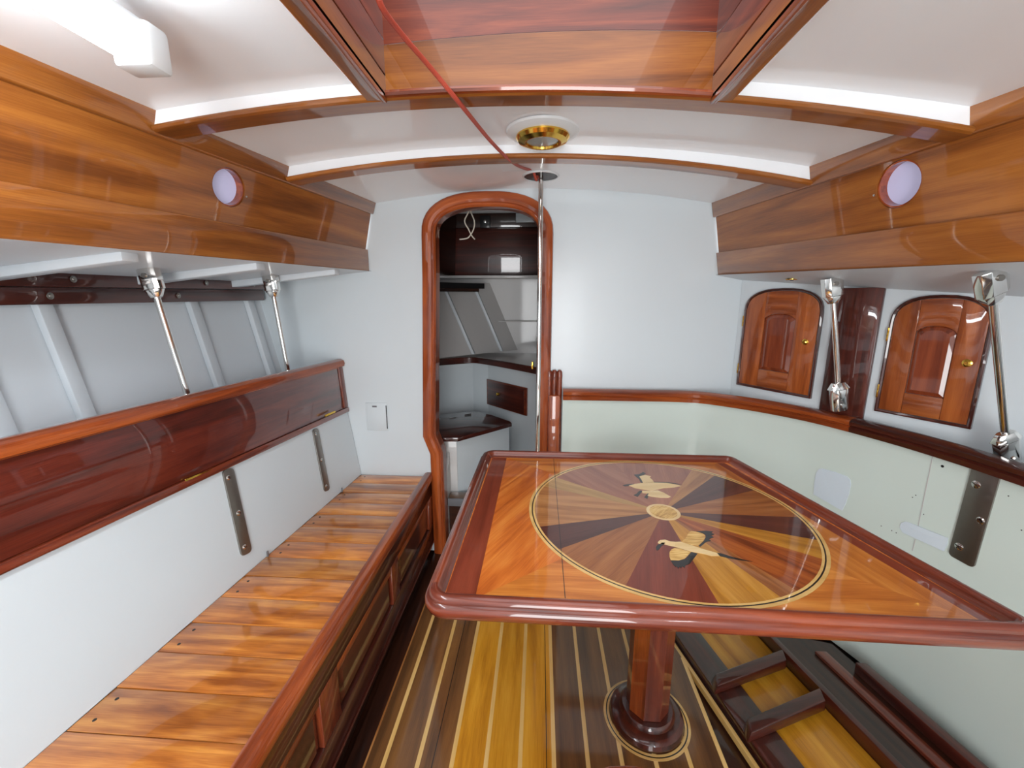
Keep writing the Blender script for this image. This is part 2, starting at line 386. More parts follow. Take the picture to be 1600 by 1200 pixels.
# ------------------------------------------------------------------ SETTING: main bulkhead with the arched doorway
def jambL(z, o=0):                         # inner edge of the left side of the opening
    return (-.472-.034*(1.5-z)/.86 if z > .64 else lerp(-.473, -.506, max(0, min(1, (z-.55)/.09)))) + o
DR, ZS, ZT = -.011, 1.585, 1.700
def arch(off, n=22):
    cx = (-.472+DR)/2; a = (DR+.472)/2+off; b = ZT-ZS+off; out = []
    for i in range(n+1):
        th = math.pi-math.pi*i/n; c, s_ = math.cos(th), math.sin(th); e = 2/2.5
        out.append((cx+a*math.copysign(abs(c)**e, c), ZS+b*abs(s_)**e))
    return out
zz = [0, .3, .55, .58, .61, .64, 1.0, 1.4]
off = .02
LP = [(jambL(z)-off, z) for z in zz]+arch(off)+[(DR+off, z) for z in (1.4, 1.0, .64, .3, 0)]
XW0, XW1, ZW = -1.85, 1.85, 1.9
bm = bmesh.new()
for y in (YB, YB+.035):
    prev = None
    def q4(*p): bm.faces.new([bm.verts.new((x, y, z)) for x, z in p])
    mid = len(LP)//2
    itop = max(range(len(LP)), key=lambda i: LP[i][1])
    for i in range(itop): q4(LP[i], LP[i+1], (XW0, LP[i+1][1]), (XW0, LP[i][1]))
    for i in range(itop, len(LP)-1): q4(LP[i], LP[i+1], (XW1, LP[i+1][1]), (XW1, LP[i][1]))
    q4((XW0, LP[itop][1]), LP[itop], (LP[itop][0], ZW), (XW0, ZW)); q4((XW1, LP[itop][1]), LP[itop], (LP[itop][0], ZW), (XW1, ZW))
for i in range(len(LP)-1): bm.faces.new([bm.verts.new(p) for p in ((LP[i][0], YB, LP[i][1]), (LP[i+1][0], YB, LP[i+1][1]), (LP[i+1][0], YB+.035, LP[i+1][1]), (LP[i][0], YB+.035, LP[i][1]))])
bmesh.ops.remove_doubles(bm, verts=bm.verts, dist=1e-5); bmesh.ops.recalc_face_normals(bm, faces=bm.faces); bm.normal_update()
wall_front = struct(link('wall_front', bm, 'white'))
door = bpy.data.objects.new('door_1', None); COL.objects.link(door); door.location = (-.24, YB, 0); WLOC[door.name] = V(door.location); struct(door)
path = [(jambL(z)-.033, YB, z) for z in zz]+[(x, YB, z) for x, z in arch(.033)]+[(DR+.033, YB, z) for z in (1.4, 1.0, .64, .3, 0)]
fp = [(-.033, .0), (-.033, .012), (-.029, .022), (-.018, .029), (.002, .032), (.014, .027), (.019, .02), (.021, .02), (.028, .024), (.033, .018), (.034, .0), (.034, -.05), (.022, -.05), (.018, .0)]
sweep('door_frame', path, fp, 'rail', door, upv=(0, -1, 0), ang=.5)
# small white blanked socket, seam
p0 = atY(571, 629, YB); p1 = atY(607, 673, YB)
sk = thing('bulkhead_socket', (.5*(p0.x+p1.x), YB, p1.z), 'small white rectangular socket cover let into the white bulkhead above the slatted bench', 'socket')
box('cover', (p0.x, YB-.004, p1.z), (p1.x, YB, p0.z), 'white', sk, bevel=.002)
box('latch', (p1.x-.005, YB-.006, p1.z+.012), (p1.x-.001, YB-.003, p0.z-.012), 'black', sk, bevel=0)
box('tab', (p0.x+.035, YB-.006, p0.z-.022), (p0.x+.058, YB-.003, p0.z-.014), 'grey', sk, bevel=0)
# ------------------------------------------------------------------ SETTING: hull sides, after bulkhead
ysl = [YA, 0, .6, 1.2, YB+1.6]
zsl = [-.1, .3, .6, .9, 1.2, 1.55]
vv = [(hullx(z, y), y, z) for y in ysl for z in zsl]; k = len(zsl)
ff = [(i*k+j, i*k+j+1, (i+1)*k+j+1, (i+1)*k+j) for i in range(len(ysl)-1) for j in range(k-1)]
wall_left = struct(mesh('wall_left', vv, ff, 'hull', smooth=True)); HULL = Surf(vv, ff)
for px in (298, 388, 62, -85, -330):                        # frames down the inside of the planking
    pt_, n = HULL.hit(px, 480)
    y = pt_.y
    ring = lambda z: [(hullx(z, y)+a, y+b, z) for a, b in ((0, -.022), (.022, -.02), (.022, .02), (0, .022))]
    hexa('frame_rib', ring(.6), ring(1.5), 'hull', wall_left, (0, 0, 1), .003)
for z0, z1, o0, o1 in ((1.345, 1.392, .022, .062), (1.296, 1.344, .022, .048)):   # two stringers stacked along the frames
    ring = lambda y: [(hullx(z0, y)+o0, y, z0-.012*(YB-y)), (hullx(z0, y)+o1, y, z0-.012*(YB-y)), (hullx(z0, y)+o1, y, z1-.012*(YB-y)), (hullx(z0, y)+o0, y, z1-.012*(YB-y))]
    st = hexa('stringer', ring(YA), ring(YB-.03), 'dmahog', wall_left, (0, 1, 0), .003)
    for y in (1.86, 1.62, 1.38, 1.18, .98) if z0 > 1.33 else (1.5, 1.12, .92):
        lathe('bolt_washer', [(0, 0), (.010, 0), (.010, .002), (.006, .003), (.005, .005), (0, .005)], (hullx(z0, y)+o1, y, (z0+z1)/2-.012*(YB-y)), (1, .1, 0), 'steel', st, 12)
vv = [(1.46+.02*(YB-y)+.0*z, y, z) for y in (YA, .5, YB+1.6) for z in (-.1, 1.6)]
wall_right = struct(mesh('wall_right', vv, [(0, 1, 3, 2), (2, 3, 5, 4)], 'hull'))
bm = bmesh.new()
for a, b, c, d in ((-1.9, -.35, 0, 1.95), (.55, 1.9, 0, 1.95), (-.35, .55, 0, .55)):
    bm.faces.new([bm.verts.new(p) for p in ((a, YA-.5, c), (b, YA-.5, c), (b, YA-.5, d), (a, YA-.5, d))])
bm.normal_update(); struct(link('wall_back', bm, 'white'))
# ------------------------------------------------------------------ SETTING: sole
floor = struct(mesh('floor', [(-1.9, -1.6, -.03), (1.9, -1.6, -.03), (1.9, 3.7, -.03), (-1.9, 3.7, -.03)], [(0, 1, 2, 3)], 'umber'))
XS0, PITCH = -.429, .0972
strx = [XS0+PITCH*i for i in range(11)]
def Aline(y): return .543+.234*(1.363-y)
fy0, fy1 = -1.0, YB+.0
edges = [-.484]+strx+[Aline(.99)]
for i in range(len(strx)+1):
    a = -.480 if i == 0 else strx[i-1]+.006; b = strx[i]-.006 if i < len(strx) else None
    if b is None: continue
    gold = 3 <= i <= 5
    def clip(x, y): return min(x, Aline(y)-.004)
    poly = [(a, fy0, -.02), (b, fy0, -.02), (clip(b, fy1), fy1, -.02), (clip(a, fy1), fy1, -.02)] if b < .42 else None
    if poly is None:
        yb_, ya_ = 1.363-(b-.543)/.234, 1.363-(a-.543)/.234
        poly = [(a, fy0, -.02), (b, fy0, -.02), (b, min(fy1, yb_-.012), -.02), (a, min(fy1, ya_-.012), -.02)]
    g_ = .0008
    if i == 3 or i == 2: pass
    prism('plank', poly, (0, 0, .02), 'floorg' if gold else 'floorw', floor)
for x in strx:
    y1 = min(fy1, 1.363-(x-.543)/.234-.015)
    prism('inlay_stripe', [(x-.0062, fy0, -.02), (x+.0062, fy0, -.02), (x+.0062, y1, -.02), (x-.0062, y1, -.02)], (0, 0, .0203), 'holly', floor)
for x in (-.290, .036): box('hatch_seam', (x-.0012, fy0, -.018), (x+.0012, fy1, .0006), 'ebony', floor, bevel=0)
box('margin_plank', (-.535, fy0, -.02), (-.4815, fy1, .0), 'umber', floor, bevel=0)
box('margin_strip', (-.4845, fy0, -.02), (-.4790, fy1, .001), 'v_tan', floor, bevel=0)
la = [(Aline(y), y) for y in (fy0, fy1)]
prism('margin_stripe', [(la[0][0]-.006, fy0, -.02), (la[0][0]+.006, fy0, -.02), (la[1][0]+.006, fy1, -.02), (la[1][0]-.006, fy1, -.02)], (0, 0, .0204), 'holly', floor, (-.234, 1, 0))
prism('margin_plank', [(la[0][0]+.007, fy0, -.02), (la[0][0]+.075, fy0, -.02), (la[1][0]+.075, fy1, -.02), (la[1][0]+.007, fy1, -.02)], (0, 0, .02), 'umber', floor, (-.234, 1, 0))
# ------------------------------------------------------------------ port bench
bench = thing('slatted_bench', (-.75, 1.0, 0), 'long varnished bench of crosswise slats with panelled front below the white backrest', 'bench')
def seatx(y): return -.905-.052*(YB-y)
YS = 1.945; k = 0; y = YS
while y > -.45:
    y0 = y-.1003; e = .0011
    z = .42 + (.0008 if k % 2 else 0)
    s_ = hexa('slat', [(seatx(y)+.0, y-e, z-.018), (-.577, y-e, z-.018), (-.577, y0+e, z-.018), (seatx(y0)+.0, y0+e, z-.018)],
              [(seatx(y)+.0, y-e, z), (-.577, y-e, z), (-.577, y0+e, z), (seatx(y0)+.0, y0+e, z)], 'slat', bench, (1, 0, 0), .0014)
    if k % 2 == 0:
        for dy in (.026, .074):
            lathe('screw_hole', [(0, 0), (.0042, 0), (.0036, .0006), (0, .0006)], (seatx(y)+.03, y-dy, z), (0, 0, 1), 'black', s_, 10)
    if k in (2, 7): box('hook', (seatx(y)+.004, y-.004, z), (seatx(y)+.009, y+.004, z+.022), 'grey', bench, bevel=.002)
    y = y0; k += 1
yE = y
rp = [(-.022, -.02), (-.024, .004), (-.019, .013), (-.008, .0165), (.01, .0165), (.02, .012), (.025, .002), (.023, -.014), (.016, -.02)]
sweep('front_rail', [(-.552, yE, .424), (-.552, YB-.002, .424)], rp, 'rail', bench, ang=.7)
FX = -.538
def fbox(name, y0, y1, z0, z1, x0, x1, mat, g=(0, 1, 0), bevel=.003): return box(name, (x0, y0, z0), (x1, y1, z1), mat, bench, g, bevel)
fbox('front_top_rail', yE, YB-.002, .325, .403, FX-.018, FX, 'dmahog'); fbox('front_bottom_rail', yE, YB-.002, .075, .165, FX-.018, FX, 'dmahog')
fbox('skirting', yE, YB-.002, .0, .0745, FX-.03, FX-.012, 'umber'); fbox('skirting_bead', yE, YB-.002, .06, .074, FX-.004, FX+.004, 'dmahog')
fbox('seat_bearer', yE, YB-.002, .35, .402, FX-.36, FX-.34, 'dmahog')
st = [1.94, 1.87, 1.42, 1.345, .925, .83, .41, .32, -.1, -.19]
for i in range(0, 10, 2): fbox('front_stile', st[i+1], st[i], .1655, .3245, FX-.018, FX, 'mahog', (0, 0, 1))
for i in range(1, 9, 2):
    a, b = st[i+1], st[i]
    hexa('raised_panel', [(FX-.016, a, .1655), (FX-.016, b, .1655), (FX-.016, b, .3245), (FX-.016, a, .3245)],
         [(FX-.004, a+.03, .19), (FX-.004, b-.03, .19), (FX-.004, b-.03, .30), (FX-.004, a+.03, .30)], 'dmahog', bench, (0, 1, 0))
    box('panel_bead', (FX-.012, a, .30), (FX-.001, b, .3245), 'rail', bench)
# ------------------------------------------------------------------ port backrest with hinged locker front
def bx(i, y):  # i: 0 seat line, 1 trim strip, 2 cap
    return [(-.905-.052*(YB-y), .421), (-.952-.107*(YB-y), .762), (-.967-.116*(YB-y), 1.013)][i]
def bp(i, t, y, o=0):
    (x0, z0), (x1, z1) = bx(i, y), bx(i+1, y); p = V((lerp(x0, x1, t), y, lerp(z0, z1, t)))
    nn = V((z1-z0, 0, x0-x1)).normalized(); return p+nn*o
brest = thing('bench_backrest', (-1.0, 1.0, .42), 'sloping bench back with white lower panel and dark wooden locker flap on top', 'backrest')
yn, yf = -.5, YB-.004
vv = [bp(0, j/5, lerp(yn, yf, i/16)) for i in range(17) for j in range(6)]
ff = [(i*6+j, i*6+j+1, i*6+j+7, i*6+j+6) for i in range(16) for j in range(5)]
BK = Surf(vv, ff)
ny, nt = 17, 6
gv = [bp(0, .975*j/(nt-1), lerp(yn, yf, i/(ny-1)), o) for o in (0, -.015) for i in range(ny) for j in range(nt)]
gf = [(k_*ny*nt+i*nt+j, k_*ny*nt+i*nt+j+1, k_*ny*nt+(i+1)*nt+j+1, k_*ny*nt+(i+1)*nt+j) for k_ in (0, 1) for i in range(ny-1) for j in range(nt-1)]
mesh('white_panel', gv, gf, 'white', brest, smooth=True)
ring = lambda y: [bp(0, .972, y, .012), bp(1, .06, y, .012), bp(1, .06, y, -.02), bp(0, .972, y, -.02)]
hexa('lower_trim', ring(yn), ring(yf), 'mahog', brest, (0, 1, 0), .004)
ring = lambda y: [bp(1, .065, y, .006), bp(1, .86, y, .006), bp(1, .86, y, -.02), bp(1, .065, y, -.02)]
hexa('flap', ring(yn), ring(yf-.035), 'flapw', brest, (0, 1, 0), .002)
ring = lambda y: [bp(1, .065, y, .009), bp(1, .9, y, .009), bp(1, .9, y, -.02), bp(1, .065, y, -.02)]
hexa('end_stile', ring(yf-.034), ring(yf), 'mahog', brest, (0, 0, 1), .002)
cp = [(-.035, -.022), (-.036, .006), (-.03, .016), (-.016, .022), (.004, .022), (.018, .015), (.023, .002), (.019, -.012), (.008, -.017), (.006, -.024)]
sv = [p for y in (yn, yf) for p in (bp(1, .72, y, -.021), V((hullx(.955, y)+.024, y, .955)))]
for p in sv: p.z = .947
prism('back_shelf', [sv[0], sv[1], sv[3], sv[2]], (0, 0, .008), 'hull', brest)
ys_ = [lerp(yn, yf, i/8) for i in range(9)]
sweep('cap_rail', [bp(1, .93, y) for y in ys_], cp, 'rail', brest, ang=.7)
for (pa, pb) in (((288, 751), (331, 735)), ((507, 650), (523, 643))):
    BF = Surf([bp(1, t, y, .0145) for y in (yn, yf) for t in (-.4, 1)], [(0, 1, 3, 2)])
    a, n = BF.hit(*pa); b, _ = BF.hit(*pb); u_ = n.cross(b-a).normalized()*.0045
    prism('hinge', [a-u_, b-u_, b+u_, a+u_], n*.004, 'brass', brest, bevel=.001)
def plate(name, surf, cl, half, hh, mat, parent, screws, th=.006, org=None):
    """rounded upright plate whose top and bottom centres are given as pixels"""
    a, n = surf.hit(*cl[0]); b, _ = surf.hit(*cl[1]); up_ = (a-b).normalized(); sd = n.cross(up_).normalized(); L = (a-b).length
    poly = []
    r_ = hh
    for cx, cy, t0 in ((half-r_, L-r_, 0), (-half+r_, L-r_, 90), (-half+r_, r_, 180), (half-r_, r_, 270)):
        for k_ in range(6):
            t_ = math.radians(t0+18*k_); poly.append(b+sd*(cx+r_*math.cos(t_))+up_*(cy+r_*math.sin(t_))+n*.0005)
    pl = prism(name, poly, n*th, mat, parent, bevel=.001)
    for fx, fz, rr in screws:
        c_ = b+sd*fx+up_*(L*fz)+n*th
        sc = lathe('screw', [(0, 0), (rr, 0), (rr, .001), (rr*.7, .0028), (0, .003)], c_, n, 'chrome', pl, 14)
        q = up_*.5+sd; q.normalize(); w_ = n.cross(q)*.0012
        prism('screw_slot', [c_+q*rr*.8-w_+n*.0026, c_-q*rr*.8-w_+n*.0026, c_-q*rr*.8+w_+n*.0026, c_+q*rr*.8+w_+n*.0026], n*.0006, 'black', pl)
    return pl
plate('steel_plate', BK, ((354, 733), (384, 866)), .021, .014, 'steel', brest, ((.006, .90, .008), (-.002, .48, .009), (.004, .09, .008)))
plate('steel_plate', BK, ((491, 670), (510, 767)), .019, .014, 'steel', brest, ((.005, .92, .007), (0, .5, .007), (.004, .08, .007)))
# ------------------------------------------------------------------ starboard settee back, capping and low platform
RP = catmull([(.112, 1.92, 0), (.30, 1.92, 0), (.476, 1.92, 0), (.62, 1.917, 0), (.74, 1.895, 0), (.84, 1.832, 0), (.951, 1.738, 0), (1.063, 1.602, 0), (1.150, 1.418, 0), (1.203, 1.255, 0), (1.236, 1.077, 0), (1.252, .9, 0), (1.27, .5, 0), (1.28, 0, 0), (1.285, -.5, 0)], 5)
setb = thing('curved_settee', (.9, 1.6, .05), 'curved pale green-white settee back with fluted mahogany capping round the table', 'settee')
ZR = .888
vv = []; ff = []
for p in RP: vv += [(p.x, p.y, .02), (p.x, p.y, ZR+.05)]
for i in range(len(RP)-1): ff.append((2*i, 2*i+1, 2*i+3, 2*i+2))
SB = Surf(vv, ff)
pr = [(-.022, -.44), (0, -.44), (0, .39), (-.022, .39)]
sweep('back_panel', [(p.x, p.y, .452) for p in RP], pr, 'pale', setb, ang=.9)
rp = [(-.030, -.046), (-.033, -.030), (-.026, -.025), (-.033, -.020), (-.035, -.008), (-.028, -.002), (-.012, .002), (-.004, -.001), (.004, .002), (.011, .001), (.016, -.006), (.017, -.03), (.014, -.046)]
rp = [(-a, b) for a, b in rp]
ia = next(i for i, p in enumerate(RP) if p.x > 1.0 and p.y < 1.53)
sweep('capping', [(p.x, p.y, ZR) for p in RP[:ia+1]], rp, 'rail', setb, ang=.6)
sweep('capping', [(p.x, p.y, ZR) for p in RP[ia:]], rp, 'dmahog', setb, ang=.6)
# rolled post where the capping meets the door frame
postg = thing('capping_post', (.072, YB-.02, 0), 'upright fluted mahogany post with three rounded lobes beside the doorway', 'post')
for i, x in enumerate((.048, .072, .096)):
    lathe('flute', [(.0125, .0), (.0125, .93), (.0135, .95), (.012, .968), (.007, .976), (0, .978)], (x, YB-.018, 0), (0, 0, 1), 'mahog', postg, 16)
box('body', (.036, YB-.016, 0), (.108, YB-.001, .955), 'mahog', postg, (0, 0, 1))
box('lower_block', (.046, YB-.045, 0), (.10, YB-.02, .86), 'rail', postg, (0, 0, 1), .006)
# plates and blanks on the settee back
plate('steel_plate', SB, ((1543, 735), (1503, 877)), .032, .012, 'steel', setb, ((.012, .83, .011), (-.018, .5, .010), (.012, .14, .011)), .005)
def patch(name, surf, px, th, mat, parent, g=(0, 0, 1), lift=.0006):
    h = [surf.hit(*p) for p in px]; n = sum((q[1] for q in h), V()).normalized()
    return prism(name, [q[0]+q[1]*lift for q in h], n*th, mat, parent, g)
q5 = lambda a, b: (1120+a/3.3333, 580+b/3.3333)
patch('blank_patch', SB, [q5(*p) for p in ((505, 640), (510, 575), (520, 525), (532, 510), (550, 506), (620, 525), (680, 548), (697, 565), (700, 590), (690, 640), (672, 690), (655, 725), (640, 718))], .002, 'patch', setb)
patch('blank_patch', SB, [q5(*p) for p in ((955, 812), (962, 790), (985, 782), (1010, 790), (1205, 868), (1203, 900), (1185, 938), (970, 840))], .002, 'patch', setb)
for a, b in (((1128, 432), (1050, 805)), ((1035, 875), (1020, 935))):
    (A_, n) = SB.hit(*q5(*a)); (B_, _) = SB.hit(*q5(*b)); sd = n.cross(A_-B_).normalized()*.0012
    prism('seam', [A_-sd+n*.0006, B_-sd+n*.0006, B_+sd+n*.0006, A_+sd+n*.0006], n*.0006, 'lock', setb)
for a in ((1176, 495), (480, 260), (685, 297), (768, 318), (1020, 657), (1037, 646), (857, 806), (912, 830), (935, 842), (1520, 650), (1588, 828), (1078, 745)):
    A_, n = SB.hit(*q5(*a)); rr = .0042 if a[0] == 1176 else .0016
    lathe('screw_hole', [(0, 0), (rr, 0), (rr, .0006), (0, .0006)], A_+n*.0004, n, 'black', setb, 8)
# low platform under the settee
plat = thing('settee_platform', (.85, 1.0, 0), 'low dark wooden settee frame with open compartments at the foot of the pale settee back', 'platform')
def AX(y, o): return Aline(y)+o
def slab(name, o0, o1, y0, y1, z0, z1, mat, bev=.003):
    return hexa(name, [(AX(y0, o0), y0, z0), (AX(y0, o1), y0, z0), (AX(y1, o1), y1, z0), (AX(y1, o0), y1, z0)],
                [(AX(y0, o0), y0, z1), (AX(y0, o1), y0, z1), (AX(y1, o1), y1, z1), (AX(y1, o0), y1, z1)], mat, plat, (-.234, 1, 0), bev)
slab('front_board', .014, .115, .25, 1.60, 0, .028, 'dmahog')
slab('locker_floor', .1155, .345, .25, 1.60, .0, .012, 'floorg')
slab('rear_rail', .3455, .368, .25, 1.55, .0, .058, 'dmahog')
hexa('rear_board', [(AX(.25, .369), .25, 0), (1.255, .25, 0), (1.225, .9, 0), (1.10, 1.40, 0), (AX(1.45, .369), 1.45, 0)],
     [(AX(.25, .369), .25, .045), (1.255, .25, .045), (1.225, .9, .045), (1.10, 1.40, .045), (AX(1.45, .369), 1.45, .045)], 'umber', plat, (-.234, 1, 0))
slab('ledge_strip', .46, .50, .47, 1.35, .0455, .058, 'mahog'); slab('ledge_strip', .53, .566, .79, 1.28, .0455, .085, 'dmahog')
for ya in (1.225, 1.075, .80, .5):
    P0 = V((AX(ya, .02), ya, .0285)); P1 = V((AX(ya+.12, .344), ya+.12, .0285)); d_ = V((-.012, -.052, 0))
    hexa('cross_bar', [P0, P1, P1+d_, P0+d_], [P0+V((.012, 0, .034)), P1+V((0, 0, .034)), P1+d_+V((0, .006, .034)), P0+d_+V((.012, .006, .034))], 'dmahog', plat, (1, .3, 0), .004)
# ------------------------------------------------------------------ starboard lockers
CX0, CS = .886, .58
def cabp(y, z, o=0): 
    n = V((-1, -CS, 0)).normalized(); return V((CX0+CS*(YB-y), y, z))+n*o
CN = V((-1, -CS, 0)).normalized(); CT = V((CS, -1, 0)).normalized()
lock = thing('arched_locker', (1.1, 1.5, .84), 'white locker front with two arched mahogany doors behind the settee capping', 'locker')
yA_ = 1.0
def dk(y): return deckz(CX0+CS*(YB-y), y)
prism('face', [cabp(YB-.002, .852), cabp(yA_, .852), cabp(yA_, dk(yA_)), cabp(YB-.002, dk(YB))], -CN*.02, 'white', lock)
CB = Surf([cabp(YB, .5), cabp(.6, .5), cabp(.6, 1.7), cabp(YB, 1.7)], [(0, 1, 2, 3)])
vv = [(p.x+.019, p.y+.012, .845) for p in RP[24:52]]; 
prism('ledge', [V(v) for v in vv]+[V((1.45, vv[-1][1], .845)), cabp(1.0, .845), cabp(1.5, .845), cabp(YB-.002, .845)], (0, 0, .006), 'white', lock)
# dark pillar between the doors
q7 = lambda a, b: (1100+a/3.2, 380+b/3.2)
pil = thing('locker_pillar', (1.12, 1.55, .84), 'dark mahogany pilaster standing between the two arched locker doors', 'pillar')
ptop = [CB.hit(*q7(692, 190))[0], CB.hit(*q7(923, 215))[0]]; pbot = [CB.hit(*q7(574, 812))[0], CB.hit(*q7(797, 857))[0]]
s0 = (ptop[0]+pbot[0]).y/2; s1 = (ptop[1]+pbot[1]).y/2
prof = [(0, 0), (0, .012), (.1, .016), (.22, .018), (.5, .026), (.78, .018), (.9, .016), (1, .012), (1, 0)]
ra = [cabp(lerp(s0, s1, a), .852, o) for a, o in prof]; rb = [cabp(lerp(s0, s1, a), dk((s0+s1)/2)-.004, o) for a, o in prof]
hexa('shaft', ra, rb, 'dmahog', pil, (0, 0, 1), .002)
def archpts(y0, y1, z0, zs, zt, ins=0, n=16, e=2.5):
    """outline on the locker front: y0 hinge side, y1 lock side; returns (s, z)"""
    L = math.hypot(1, CS)*abs(y1-y0); a = L/2-ins; b = zt-zs-ins; out = [(ins, z0+ins)]
    for i in range(n+1):
        th = math.pi-math.pi*i/n; c, s_ = math.cos(th), math.sin(th)
        out.append((L/2+a*math.copysign(abs(c)**(2/e), c), zs+b*abs(s_)**(2/e)))
    out.append((L-ins, z0+ins)); return out, L
def locker_door(y0, y1, z0, zs, zt, knob, lab):
    org = lambda s, z, o: cabp(y0, z)+CT*s+CN*o
    O, L = archpts(y0, y1, z0, zs, zt); I, _ = archpts(y0, y1, z0, zs, zt, .009)
    # moulded surround
    d = None
    bm = bmesh.new(); n = len(O); R_ = []
    for k_ in range(n):
        (a, z), (b, zb) = O[k_], I[k_]
        R_.append([bm.verts.new(org(a, z, .0005)), bm.verts.new(org(a, z, .010)), bm.verts.new(org(lerp(a, b, .5), lerp(z, zb, .5), .013)), bm.verts.new(org(b, zb, .010)), bm.verts.new(org(b, zb, .0005))])
    for k_ in range(n):
        q = (k_+1) % n
        for j in range(4): bm.faces.new((R_[k_][j], R_[q][j], R_[q][j+1], R_[k_][j+1]))
    bmesh.ops.recalc_face_normals(bm, faces=bm.faces); bm.normal_update(); _uv(bm, (0, 0, 1))
    d = link('door', bm, 'dmahog', lock, True, .9); d['label'] = lab
    ins = .0105
    J, _ = archpts(y0, y1, z0, zs, zt, ins, 24)
    jx = [p[0] for p in J]
    def ztop(s):
        best = zs
        for k_ in range(1, len(J)-2):
            (a, za), (b, zb) = J[k_], J[k_+1]
            if a-1e-9 <= s <= b+1e-9 and b > a: return lerp(za, zb, (s-a)/(b-a))
        return best
    sa, sb = L*.30, L*.70                 # stile / panel limits
    zb0, zt0 = z0+(zt-z0)*.20, z0+(zt-z0)*.76
    th = .009
    def part(name, pts, mat, g, o=.0006, t_=th, bev=.0008): return prism(name, [org(s, z, o) for s, z in pts], CN*t_, mat, d, g, bev)
    def topline(a, b, m=10): return [(lerp(a, b, i/m), ztop(lerp(a, b, i/m))) for i in range(m+1)]
    e = .0004
    part('stile', [(ins, z0+ins)]+topline(ins+.0005, sa-e)+[(sa-e, z0+ins)], 'doorw', (0, 0, 1))
    part('stile', [(sb+e, z0+ins)]+topline(sb+e, L-ins-.0005)+[(L-ins, z0+ins)], 'doorw', (0, 0, 1))
    part('cross_rail', [(sa+e, z0+ins), (sa+e, zb0-e), (sb-e, zb0-e), (sb-e, z0+ins)], 'doorw', CT)
    pa = [(lerp(sa, sb, i/10), zt0-.02*(abs(2*i/10-1)**3)) for i in range(11)]
    part('cross_rail', topline(sa+e, sb-e)+pa[::-1], 'doorw', CT)
    # fielded panel
    ringo = [(sa+e, zb0)]+[(min(max(s, sa+e), sb-e), z-.0006) for s, z in pa]+[(sb-e, zb0)]
    cx, cz = (sa+sb)/2, (zb0+zt0)/2
    ringi = [(cx+(s-cx)*.72, cz+(z-cz)*.88) for s, z in ringo]
    hexa('panel', [org(s, z, .002) for s, z in ringo], [org(s, z, .0085) for s, z in ringi], 'doorp', d, (0, 0, 1))
    for z in (lerp(z0, zs, .16), lerp(z0, zs, .80)):
        a = org(-.001, z, .010); prism('hinge', [a, a+CT*.005, a+CT*.005+V((0, 0, .045)), a+V((0, 0, .045))], CN*.0045, 'brass', d, bevel=.001)
    kc, kn = CB.hit(*knob)
    lathe('knob', [(0, 0), (.0115, 0), (.0115, .004), (.008, .006), (.0085, .010), (.005, .0125), (0, .0125)], kc+CN*.0095, CN, 'brass', d, 20)
    return d
locker_door(1.921, 1.65, .922, 1.25, 1.345, (1261, 534), 'smaller arched mahogany door next to the bulkhead')
locker_door(1.473, 1.269, .924, 1.225, 1.314, (1514, 567), 'arched mahogany door beyond the dark pilaster')
l0, n = DECK['r'].hit(1237, 436)
lathe('deck_plate', [(0, 0), (.02, 0), (.02, .002), (.017, .004), (0, .004)], l0, (0, 0, -1), 'brass', lock, 24)
box('deck_plate_slot', (l0.x-.006, l0.y-.002, l0.z-.0055), (l0.x+.006, l0.y+.002, l0.z-.003), 'black', lock, bevel=0)
# ------------------------------------------------------------------ tie rods
def tie_rod(top, bot, lab, foot, r=.0085):
    top, bot = V(top), V(bot); t = thing('tie_rod', (bot.x, bot.y, bot.z), lab, 'rod', 'polished rods between side deck and seat backs')
    ax = (bot-top).normalized(); sd = V((0, 1, 0)); sx = ax.cross(sd).normalized()
    def blk(name, c, L, w0, w1, d0, parent=t, flat=1):
        oc = lambda w, d: [(-w, -d*.5), (-w*.55, -d), (w*.55, -d), (w, -d*.5), (w, d*.5), (w*.55, d), (-w*.55, d), (-w, d*.5)]
        rr = lambda q, w, d: [q+sd*a+sx*b for a, b in oc(w, d)]
        return hexa(name, rr(c, w0, d0), rr(c+ax*L, w1, d0*(.55 if w1 < w0*.8 else (1.7 if w1 > w0*1.2 else .97))), 'chrome', parent, (0, 0, 1), .0012)
    blk('top_fork', top+ax*.001, .062, .020, .019, .030); blk('top_socket', top+ax*.0635, .024, .0185, .0125, .026)
    lathe('fork_pin', [(0, 0), (.007, 0), (.007, .048), (0, .048)], top+ax*.022-sd*.024, sd, 'steel', t, 12)
    end = bot
    if foot:
        blk('foot_socket', bot-ax*.105, .024, .0125, .0195, .019); blk('foot_fork', bot-ax*.0805, .079, .0195, .0175, .026)
        lathe('fork_pin', [(0, 0), (.007, 0), (.007, .048), (0, .048)], bot-ax*.022-sd*.024, sd, 'chrome', t, 12)
        end = bot-ax*.104
    else:
        lathe('foot_collar', [(r+.001, 0), (r+.003, .002), (r+.003, .006), (r+.001, .008)], bot, -ax, 'chrome', t, 16)
    tube('rod', [top+ax*.085, end], r, 'chrome', t, 16)
for (tp, by, bpx, lab) in (((228, 402), 1.27, (291, 611), 'polished steel rod from the side deck to the bench back cap, farther from the bulkhead'),
                           ((421, 424), 1.74, (449, 575), 'polished steel rod dropping to the bench back cap close to the white bulkhead')):
    bt = atY(*bpx, by); a, n = DECK['l'].hit(*tp)
    tp_ = atY(*tp, by-.03); tp_ = V((tp_.x, by-.03, deckz(tp_.x, by-.03)))
    cz = bp(1, .93, by).z+.012
    CT_ = Surf([bp(1, .93, y)+V((d, 0, .012)) for y in (0, YB) for d in (-.5, .3)], [(0, 1, 3, 2)]); bt = CT_.hit(*bpx)[0]; bt = bt+(bt-tp_)*((bt.z-.961)/(tp_.z-bt.z))
    tie_rod(tp_, bt, lab, False, .0095)
